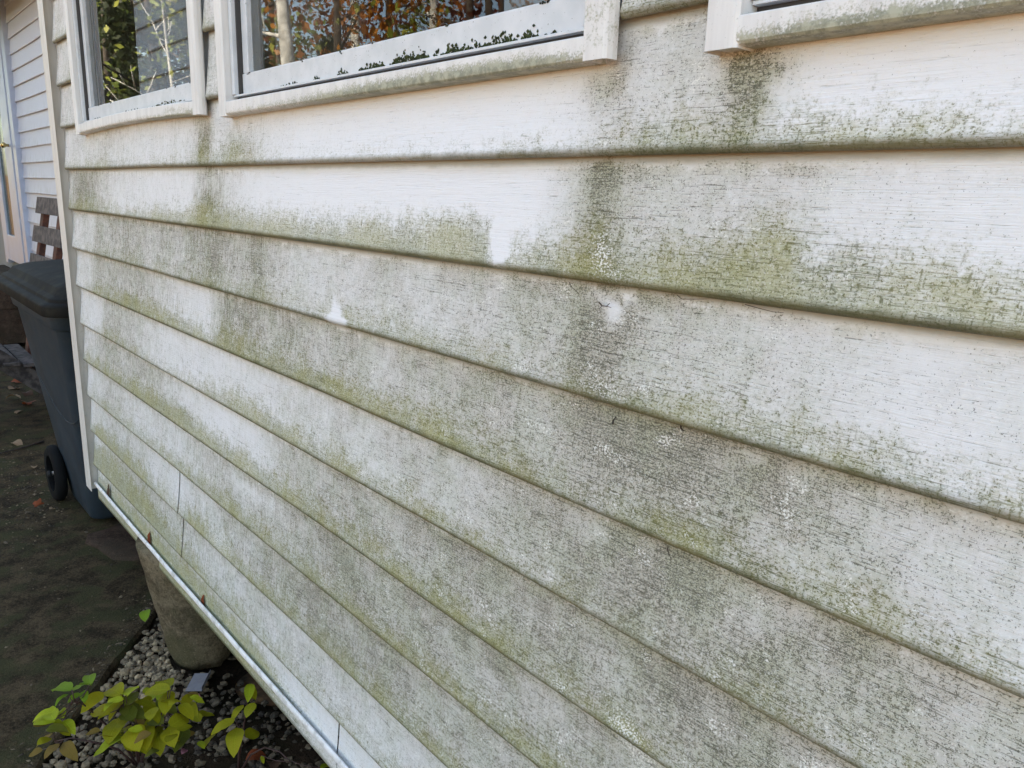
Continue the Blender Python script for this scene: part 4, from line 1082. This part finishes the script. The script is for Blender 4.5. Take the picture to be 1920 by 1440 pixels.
SHRUB = [('leafy_shrub', (1.02, -0.17, -0.03), 'low shrub with yellow green leaves growing from the pebbles at bottom left', 'shrub'),
         ('leafy_shrub', (1.20, 0.02, -0.03), 'small upright shrub sprig with few yellow leaves beneath the wall edge', 'shrub'),
         ('seedling', (0.262, 0.085, -0.03), 'tiny green seedling at the slab edge beside the concrete pier', 'plant')]
for si, (nm, base, lab, cat) in enumerate(SHRUB):
    g = 'low shrubs beside the wall' if si < 2 else None
    root = empty(nm, base, lab, cat, g)
    mine = [l for l in LEAVES if l[8] == si]
    stems = MB()
    nodes = []
    if si == 2:
        A, B = mine[0][:3], mine[0][3:6]
        stems.tube([(0, 0, 0), tuple(Vector(A) - Vector(base))], [0.0015, 0.001], 5)
        leaf_between(A, B, 0.8, LM[0], root, base=base)
        stems.build('stem', 'shrub_stem', root)
        continue
    # main shoots run to groups of leaves, petioles join leaf to shoot
    pts = sorted(mine, key=lambda l: l[0] * 0.8 + l[1])
    ngr = 6 if si == 0 else 3
    cen = [Vector(pts[int((i + 0.5) * len(pts) / ngr)][:3]) for i in range(ngr)]
    for _ in range(5):
        grp = [[] for _ in cen]
        for l in mine:
            d = [(Vector(l[:3]) - c).length for c in cen]
            grp[d.index(min(d))].append(l)
        cen = [sum((Vector(l[:3]) for l in gq), Vector()) / len(gq) if gq else c for gq, c in zip(grp, cen)]
    for c, gq in zip(cen, grp):
        if not gq: continue
        b = Vector(base)
        mid = b.lerp(c, 0.5) + Vector((rng.uniform(-.02, .02), rng.uniform(-.02, .02), 0.05))
        path = [b, b.lerp(mid, 0.5) + Vector((0, 0, 0.02)), mid, mid.lerp(c, 0.6) + Vector((0, 0, 0.012)), c]
        st = MB(); st.tube([p - b for p in path], [0.0032, 0.0028, 0.0023, 0.0018, 0.0012], 6)
        for l in gq:
            A = Vector(l[:3])
            near = mid.lerp(c, rng.uniform(0.75, 1.0))
            m_ = near.lerp(A, 0.5) + Vector((0, 0, -0.006))
            st.tube([near - b, m_ - b, A - b], [0.0013, 0.0011, 0.0009], 5)
        st.build('stem', 'shrub_stem', root, True)
    for l in mine:
        A_ = Vector(l[:3]); B_ = Vector(l[3:6]); L_ = (B_ - A_).length
        B_ = A_ + (B_ - A_) * min(1.0, 0.078 / L_ if l[7] != 3 else 0.07 / L_)
        leaf_between(A_, B_, l[6], LM[l[7]], root, base=base)
    # smaller under-leaves fill the clump
    for l in mine:
        if si != 0 or l[7] not in (1, 2, 4): continue
        for _ in range(2):
            A = Vector(l[:3]) + Vector((rng.uniform(-.04, .04), rng.uniform(-.04, .04), rng.uniform(-.05, .008)))
            a = rng.uniform(0, 6.28); L = rng.uniform(0.03, 0.055)
            leaf_between(A, A + Vector((math.cos(a) * L, math.sin(a) * L, rng.uniform(-0.018, 0.008))), rng.uniform(0.5, 0.72), LM[rng.choice((1, 2, 2, 4, 3))], root, base=base)

# ------------------------------------------------------------------ fallen leaves, twigs, scraps
FL = {}
def fallen(x, y, z, size, rz, mat, label, tilt=(0.0, 0.0), lobed=False, name='fallen_leaf', cat='leaf', group='fallen leaves'):
    key = (mat, lobed)
    if key not in FL:
        FL[key] = leaf_mesh(name, mat, 0.75 if lobed else 0.6, 0.35, 0.55, lobed, seed=40 + len(FL))
    o = link(name, FL[key], None, None, (x, y, z), (tilt[0], tilt[1], rz))
    o.scale = (size, size, size)
    tag(o, label, cat, group)
    return o
Z0 = 0.012
for row in [
    (-2.10, 0.03, Z0, .085, .4, 'leaf_tan', 'pale tan fallen leaf lying alone on the concrete path left of the bin wheel', (.2, 0)),
    (-3.70, .27, Z0 + .01, .11, 1.2, 'leaf_rust', 'rust red fallen leaf heaped near the wooden chair leg', (.3, .2)),
    (-3.45, .22, Z0 + .01, .12, 2.4, 'leaf_tan', 'tan curled fallen leaf at the front of the heap near the chair', (.2, .3)),
    (-3.30, .29, Z0 + .01, .11, .2, 'leaf_brown', 'dark brown fallen leaf under the chair rail', (.1, .2)),
    (-3.12, .24, Z0 + .01, .10, 4.0, 'leaf_tan', 'light fallen leaf in the middle of the strewn leaves by the chair', (.3, -.2)),
    (-2.92, .25, Z0 + .01, .10, 3.1, 'leaf_rust', 'red brown fallen leaf closest to the bin side', (.2, .1)),
    (-2.80, .20, Z0, .08, 5.1, 'leaf_tan', 'small beige fallen leaf beside the red brown one near the bin', (.1, .2)),
    (-4.0, .33, Z0 + .01, .12, 2.0, 'leaf_brown', 'brown fallen leaf farthest away at the left picture edge', (.2, .2)),
    (-1.03, -.055, Z0, .055, 1.0, 'leaf_rust', 'small red fallen leaf on the ground just left of the bin base', (.5, .3)),
    (-.905, -.01, Z0, .035, 2.2, 'leaf_tan', 'tiny tan leaf scrap between the red leaf and the bin base', (.2, .2)),
    (-1.55, .04, Z0, .05, 2.9, 'leaf_tan', 'small pale leaf scrap on the path in front of the bin wheel', (.1, .1)),
]:
    fallen(*row[:7], tilt=row[7], lobed=(row[5] == 'leaf_rust'), label=None) if False else fallen(row[0], row[1], row[2], row[3], row[4], row[5], row[6], row[7], row[5] == 'leaf_rust')
for (x, y, z, s, rz, mat, lab) in [
    (1.42, .13, -.005, .08, .4, 'leaf_brown', 'brown fallen leaf among the dark pebbles under the wall edge'),
    (1.30, .00, -.005, .075, 2.4, 'leaf_tan', 'pinkish tan fallen leaf right of the shrub on the pebbles'),
    (1.24, -.06, -.005, .07, 4.3, 'leaf_brown', 'curled dark leaf below the shrub at the bottom edge'),
    (1.36, -.03, -.005, .08, 5.3, 'leaf_tan', 'dry tan leaf at the bottom picture edge beneath the shrub'),
    (1.18, .05, -.005, .06, 1.3, 'leaf_rust', 'reddish fallen leaf half under the upright sprig'),
    (1.45, -.02, .0, .085, 3.6, 'leaf_brown', 'dark curled leaf at the bottom edge among bare twigs'),
    (1.36, .07, .0, .07, 0.9, 'leaf_tan', 'pale dry leaf overlapping the brown leaf under the wall edge'),
    (1.27, .09, .0, .06, 2.9, 'leaf_brown', 'brown leaf just right of the upright sprig stem'),
    (1.12, -.22, .0, .06, 1.9, 'leaf_brown', 'brown leaf under the big yellow shrub leaves'),
    (0.98, -.30, .0, .06, 0.3, 'leaf_tan', 'pale withered leaf at the left foot of the shrub'),
    (1.52, .05, .0, .08, 5.5, 'leaf_rust', 'dull red leaf beneath the crossing bare twigs')]:
    fallen(x, y, z, s, rz, mat, lab, (0.25, 0.1))
# leaves caught between the trim bead and the lowest board
for (x, z, s, mat, lab, t) in [
    (0.185, 0.432, .045, 'leaf_brown', 'dark brown leaf caught in the bottom trim nearest the corner post', (1.45, -1.2)),
    (0.63, 0.420, .042, 'leaf_rust', 'red brown leaf stuck in the bottom trim below the board seams', (1.5, -1.3)),
    (1.075, 0.416, .030, 'leaf_rust', 'small reddish leaf wedged in the bottom trim above the pier', (1.5, -0.9))]:
    A = (x, 0.0035, z - 0.020); B = (x + 0.010 * t[1], 0.0015, z + s * 0.68)
    o = leaf_between(A, B, 0.55, mat, None, 'fallen_leaf', (0.05, -1.0, 0.1))
    tag(o, lab, 'leaf', 'leaves caught in the bottom trim')
# petals
fallen(0.842, 0.03, 0.005, .035, .3, 'petal_pink', 'faded pink petal on the pebbles below the pier', (0.2, 0.1), name='fallen_petal', cat='petal', group='faded pink petals')
fallen(1.08, -.08, 0.01, .028, 2.3, 'petal_pink', 'small pink petal between the shrub leaves', (0.3, 0.1), name='fallen_petal', cat='petal', group='faded pink petals')

# white plastic offcut under the pier
mb = MB()
mb.add([(-.035, -.045, 0), (.030, -.045, 0), (.030, .05, .004), (-.035, .05, .004), (-.035, -.045, .0015), (.030, -.045, .0015), (.030, .05, .0055), (-.035, .05, .0055),
        (.0315, -.045, .018), (.0315, .05, .022), (.030, -.045, .018), (.030, .05, .022)],
       [(0, 3, 2, 1), (4, 5, 6, 7), (0, 1, 5, 4), (2, 3, 7, 6), (3, 0, 4, 7), (5, 10, 11, 6), (1, 2, 9, 8), (8, 9, 11, 10), (1, 8, 10, 5), (2, 6, 11, 9)])
o = mb.build('plastic_offcut', 'white_plastic', None, False, loc=(0.79, 0.065, 0.0), rot=(0.10, -0.06, 0.85))
o.scale = (0.78, 0.78, 0.78)
tag(o, 'white plastic offcut lying on the pebbles at the foot of the pier', 'plastic scrap')

def twig(pts, r, label, mat='twig_bark', group=None, branches=()):
    b = Vector(pts[0])
    mb = MB(); mb.tube([Vector(p) - b for p in pts], [r * (1 - 0.5 * i / (len(pts) - 1)) for i in range(len(pts))], 6)
    for br in branches: mb.tube([Vector(p) - b for p in br], [r * 0.6, r * 0.3][:len(br)] if len(br) == 2 else r * 0.45, 5)
    o = mb.build('twig', mat, None, True, loc=b)
    return tag(o, label, 'twig', group)
twig([(-2.02, .17, .008), (-1.96, .08, .010), (-1.93, .02, .012), (-1.90, -.10, .008)], .006, 'thin dark twig lying across the path left of the bin')
twig([(1.55, .22, .0), (1.52, .10, .03), (1.58, -.02, .02), (1.66, -.10, .0)], .004, 'grey dry twig arching over the pebbles under the wall edge', 'dry_twig', None, [[(1.52, .10, .03), (1.46, .02, .01)]])
twig([(1.40, .20, .0), (1.48, .10, .02), (1.60, .05, .015), (1.72, .02, .0)], .0035, 'bare crooked twig crossing under the lower right wall edge', 'dry_twig', None, [[(1.48, .10, .02), (1.55, .16, .02)]])
twig([(1.28, .10, .0), (1.36, -.02, .04), (1.44, -.13, .05)], .003, 'slender dark twig leaning beside the upright sprig')

# debris stuck on the siding
DEB = 'bits of debris stuck on the siding'
twig([(2.4135, 0.0085, 1.2245), (2.4155, 0.0065, 1.229), (2.4185, 0.007, 1.2335)], .0012, 'short dark brown twig stuck on the siding above the dark brown blotch', group=DEB)
twig([(2.5010, 0.009, 1.2455), (2.5035, 0.006, 1.2425), (2.5062, 0.0075, 1.2395)], .0012, 'short bent dark twig hanging under a lip, right of its like', group=DEB)
twig([(2.4965, 0.010, 1.1115), (2.5000, 0.008, 1.1075), (2.5042, 0.0085, 1.1010)], .0006, 'thin black thread hanging under the lip in the lower middle of the wall', group=DEB)
twig([(2.384, 0.0085, 1.3515), (2.390, 0.006, 1.3490), (2.396, 0.0065, 1.3495), (2.401, 0.0055, 1.3530)], .0007, 'black crumb with bent threads on the clean white patch', group=DEB,
     branches=[[(2.390, 0.006, 1.349), (2.387, 0.005, 1.3455)], [(2.396, 0.0065, 1.3495), (2.402, 0.0075, 1.3485)], [(2.3745, 0.009, 1.3605), (2.376, 0.006, 1.357)]])
twig([(2.485, 0.0075, 1.3712), (2.493, 0.004, 1.3685), (2.501, 0.0055, 1.3692), (2.520, 0.007, 1.3715)], .00035, 'fine dark hair sagging under the lip right of the white patch', group=DEB)
twig([(2.560, 0.007, 1.3713), (2.578, 0.0045, 1.3698), (2.590, 0.004, 1.3688), (2.599, 0.006, 1.3690)], .00035, 'fine dark hair hanging farther right under the same lip', group=DEB)
twig([(2.337, 0.008, 1.3690), (2.345, 0.005, 1.3640), (2.353, 0.007, 1.3585)], .0004, 'fine dark thread hanging left of the white patch', group=DEB)

# ------------------------------------------------------------------ trees of the wood behind the photographer (seen in the panes)
def leaf_cloud(centres, rads, n, size, rn):
    c = np.array(centres); r = np.array(rads)
    i = rn.integers(0, len(c), n)
    d = rn.normal(size=(n, 3)); d /= np.linalg.norm(d, axis=1, keepdims=True)
    p = c[i] + d * (r[i] * rn.random(n) ** 0.4)[:, None]
    a = rn.normal(size=(n, 3)); a /= np.linalg.norm(a, axis=1, keepdims=True)
    b = np.cross(a, rn.normal(size=(n, 3))); b /= np.linalg.norm(b, axis=1, keepdims=True)
    s = size * rn.uniform(0.6, 1.25, n)[:, None]
    V = np.stack([p - a * s * .5, p + b * s * .32, p + a * s * .6, p - b * s * .32], 1).reshape(-1, 3)
    F = np.arange(n * 4).reshape(n, 4)
    T = np.repeat(rn.random(n), 4)
    return V, F, T

def tree(x, y, h, crown, bark, label, lean=(0, 0), r0=0.09, crown0=0.3, n=2600, size=0.085, seed=0, spread=0.32, group='autumn trees behind the photographer', cat='tree', nl=13):
    rn = np.random.default_rng(seed)
    d = max(0.0, -y - 7.5)
    zb = -0.12 + 4.2 * (1 - math.exp(-(d / 24.0) ** 1.3))
    root = empty('tree' if cat == 'tree' else 'autumn_shrub', (x, y, zb), label, cat, group)
    mb = MB()
    path = [Vector((lean[0] * t * h + 0.05 * math.sin(t * 5 + seed), lean[1] * t * h + 0.05 * math.cos(t * 4 + seed), t * h)) for t in np.linspace(0, 1, 9)]
    mb.tube(path, [r0 * (1 - 0.88 * t) for t in np.linspace(0, 1, 9)], 8)
    cs, rs = [], []
    for i in range(nl):
        t = crown0 + (1 - crown0) * (i + 0.5) / nl
        p = Vector((lean[0] * t * h, lean[1] * t * h, t * h))
        a = rn.uniform(0, 6.28)
        L = spread * h * (1.15 - t * 0.75) * rn.uniform(0.6, 1.15)
        e = p + Vector((math.cos(a) * L, math.sin(a) * L, L * rn.uniform(0.15, 0.7)))
        m_ = p.lerp(e, 0.5) + Vector((0, 0, -0.04 * L))
        mb.tube([p, m_, e], [r0 * 0.30 * (1 - t * 0.6), r0 * 0.2 * (1 - t * 0.6), 0.004], 5)
        for q in (0.55, 0.8, 1.0):
            cc = p.lerp(e, q) + Vector(rn.normal(size=3)) * 0.12 * L
            cs.append(tuple(cc)); rs.append(L * rn.uniform(0.22, 0.42))
            mb.tube([p.lerp(e, q * 0.8), cc], [0.006, 0.002], 4)
    mb.build('trunk', bark, root, True)
    V, F, T = leaf_cloud(cs, rs, n, size, rn)
    me = mesh('crown', V, F, False, {'tone': T})
    link('crown', me, crown, root)
    return root
KIND = {'crown_yellow_green': 'yellow green', 'crown_orange': 'orange', 'crown_rust': 'rust red', 'crown_green': 'green', 'crown_dark_green': 'dark green'}
TREES = [
    # bearing from the windows, distance, height, crown, bark, leaves, lean
    (44, 9.5, 6.5, 'crown_rust', 'dark_bark', 2200, (0.02, 0)), (49, 7.0, 5.0, 'crown_orange', 'dark_bark', 1300, (-0.04, 0.02)),
    (52, 13.0, 9.0, 'crown_rust', 'dark_bark', 3200, (0, 0)), (55, 8.5, 6.0, 'crown_yellow_green', 'pale_bark', 900, (0.05, 0)),
    (57.5, 16.0, 10.0, 'crown_orange', 'dark_bark', 3200, (0, 0.02)), (60, 10.0, 7.0, 'crown_rust', 'pale_bark', 1800, (-0.03, 0)),
    (62, 7.5, 5.0, 'crown_orange', 'dark_bark', 1000, (0.05, 0.03)), (68, 9.5, 7.0, 'crown_green', 'dark_bark', 2200, (0, 0)),
    (72, 13.0, 9.0, 'crown_green', 'dark_bark', 3000, (0, 0)), (75, 9.0, 5.0, 'crown_yellow_green', 'dark_bark', 150, (0.02, 0)), (73.5, 15.0, 7.0, 'crown_dark_green', 'dark_bark', 6500, (0, 0)), (77, 13.5, 5.6, 'crown_dark_green', 'dark_bark', 6500, (0, 0)), (80, 16.0, 8.0, 'crown_dark_green', 'dark_bark', 6500, (0, 0)),
    (38, 12.0, 9.0, 'crown_orange', 'dark_bark', 2800, (0, 0)), (28, 9.0, 8.0, 'crown_green', 'dark_bark', 2800, (0, 0)),
    (15, 12.0, 8.2, 'crown_rust', 'dark_bark', 2600, (0, 0)), (0, 9.5, 8.0, 'crown_yellow_green', 'dark_bark', 2600, (0, 0)),
    (-14, 12.0, 9.0, 'crown_orange', 'dark_bark', 2600, (0, 0)), (-30, 10.0, 8.0, 'crown_green', 'dark_bark', 2600, (0, 0)),
    (-45, 13.0, 9.0, 'crown_rust', 'dark_bark', 2600, (0, 0)), (50, 22, 12, 'crown_orange', 'dark_bark', 3000, (0, 0)), (66, 24, 12, 'crown_rust', 'dark_bark', 3000, (0, 0)),
    (34, 24, 12, 'crown_rust', 'dark_bark', 3000, (0, 0)), (10, 24, 12, 'crown_orange', 'dark_bark', 3000, (0, 0))]
def spot(a):
    return ('at the right end of the wood' if a < 20 else 'right of the middle of the wood' if a < 47 else 'mirrored right in the middle window' if a < 56 else
            'mirrored left in the middle window' if a < 66 else 'mirrored in the corner window')
for i, (a, r, h, crown, bark, n, lean) in enumerate(TREES):
    x, y = 1.9 - r * math.sin(R(a)), -r * math.cos(R(a))
    tree(x, y, h, crown, bark, '%s %s tree %s, %s' % ('tall' if h > 8.5 else 'low' if h < 6 else 'medium', KIND[crown], 'far back' if r > 15 else 'midway back' if r > 9.8 else 'in front', spot(a)), lean, r0=0.05 + h * 0.008, crown0=0.16, n=int(n * (1.9 if 'dark' in crown else 1.25)), seed=100 + i, size=0.085 if r < 12 else 0.12)
# nearest ones: a bare pale stem and sapling leaves by the path
tree(-2.1, -2.02, 5.0, 'crown_yellow_green', 'pale_bark', 'slender pale barked leaning tree, the nearest one reflected in the middle window', (-0.10, 0.06), r0=0.085, crown0=0.34, n=300, size=0.075, seed=5, spread=0.26)
tree(-4.3, -1.75, 3.6, 'crown_yellow_green', 'pale_bark', 'sapling with sparse sunlit yellow green leaves, reflected in the window by the corner', (0.05, 0.03), r0=0.03, crown0=0.35, n=190, size=0.062, seed=8, spread=0.30)
for i, (a, r, h, crown, n) in enumerate([(46, 8, 2.6, 'crown_rust', 1500), (51, 10, 3.0, 'crown_rust', 1800), (56, 11, 2.8, 'crown_orange', 1600), (61, 9, 2.4, 'crown_rust', 1400), (65, 11, 3.0, 'crown_yellow_green', 1100), (70, 11, 2.8, 'crown_green', 1500), (40, 9, 2.6, 'crown_orange', 1500), (68, 7.5, 3.2, 'crown_dark_green', 4000), (73, 8.5, 4.0, 'crown_dark_green', 5000), (77, 9.5, 2.6, 'crown_dark_green', 4500), (64, 8.5, 3.0, 'crown_dark_green', 4000)]):
    x, y = 1.9 - r * math.sin(R(a)), -r * math.cos(R(a))
    tree(x, y, h, crown, 'dark_bark', '%s %s bush at the wood edge, %s' % ('large' if h > 3.9 else 'small' if h < 2.7 else 'medium', KIND[crown], spot(a)), (0, 0), r0=0.03, crown0=0.1, n=int(n * (1.5 if 'dark' in crown else 0.7)), size=0.08, seed=300 + i, spread=0.42, group='autumn bushes at the foot of the wood', cat='bush', nl=10)
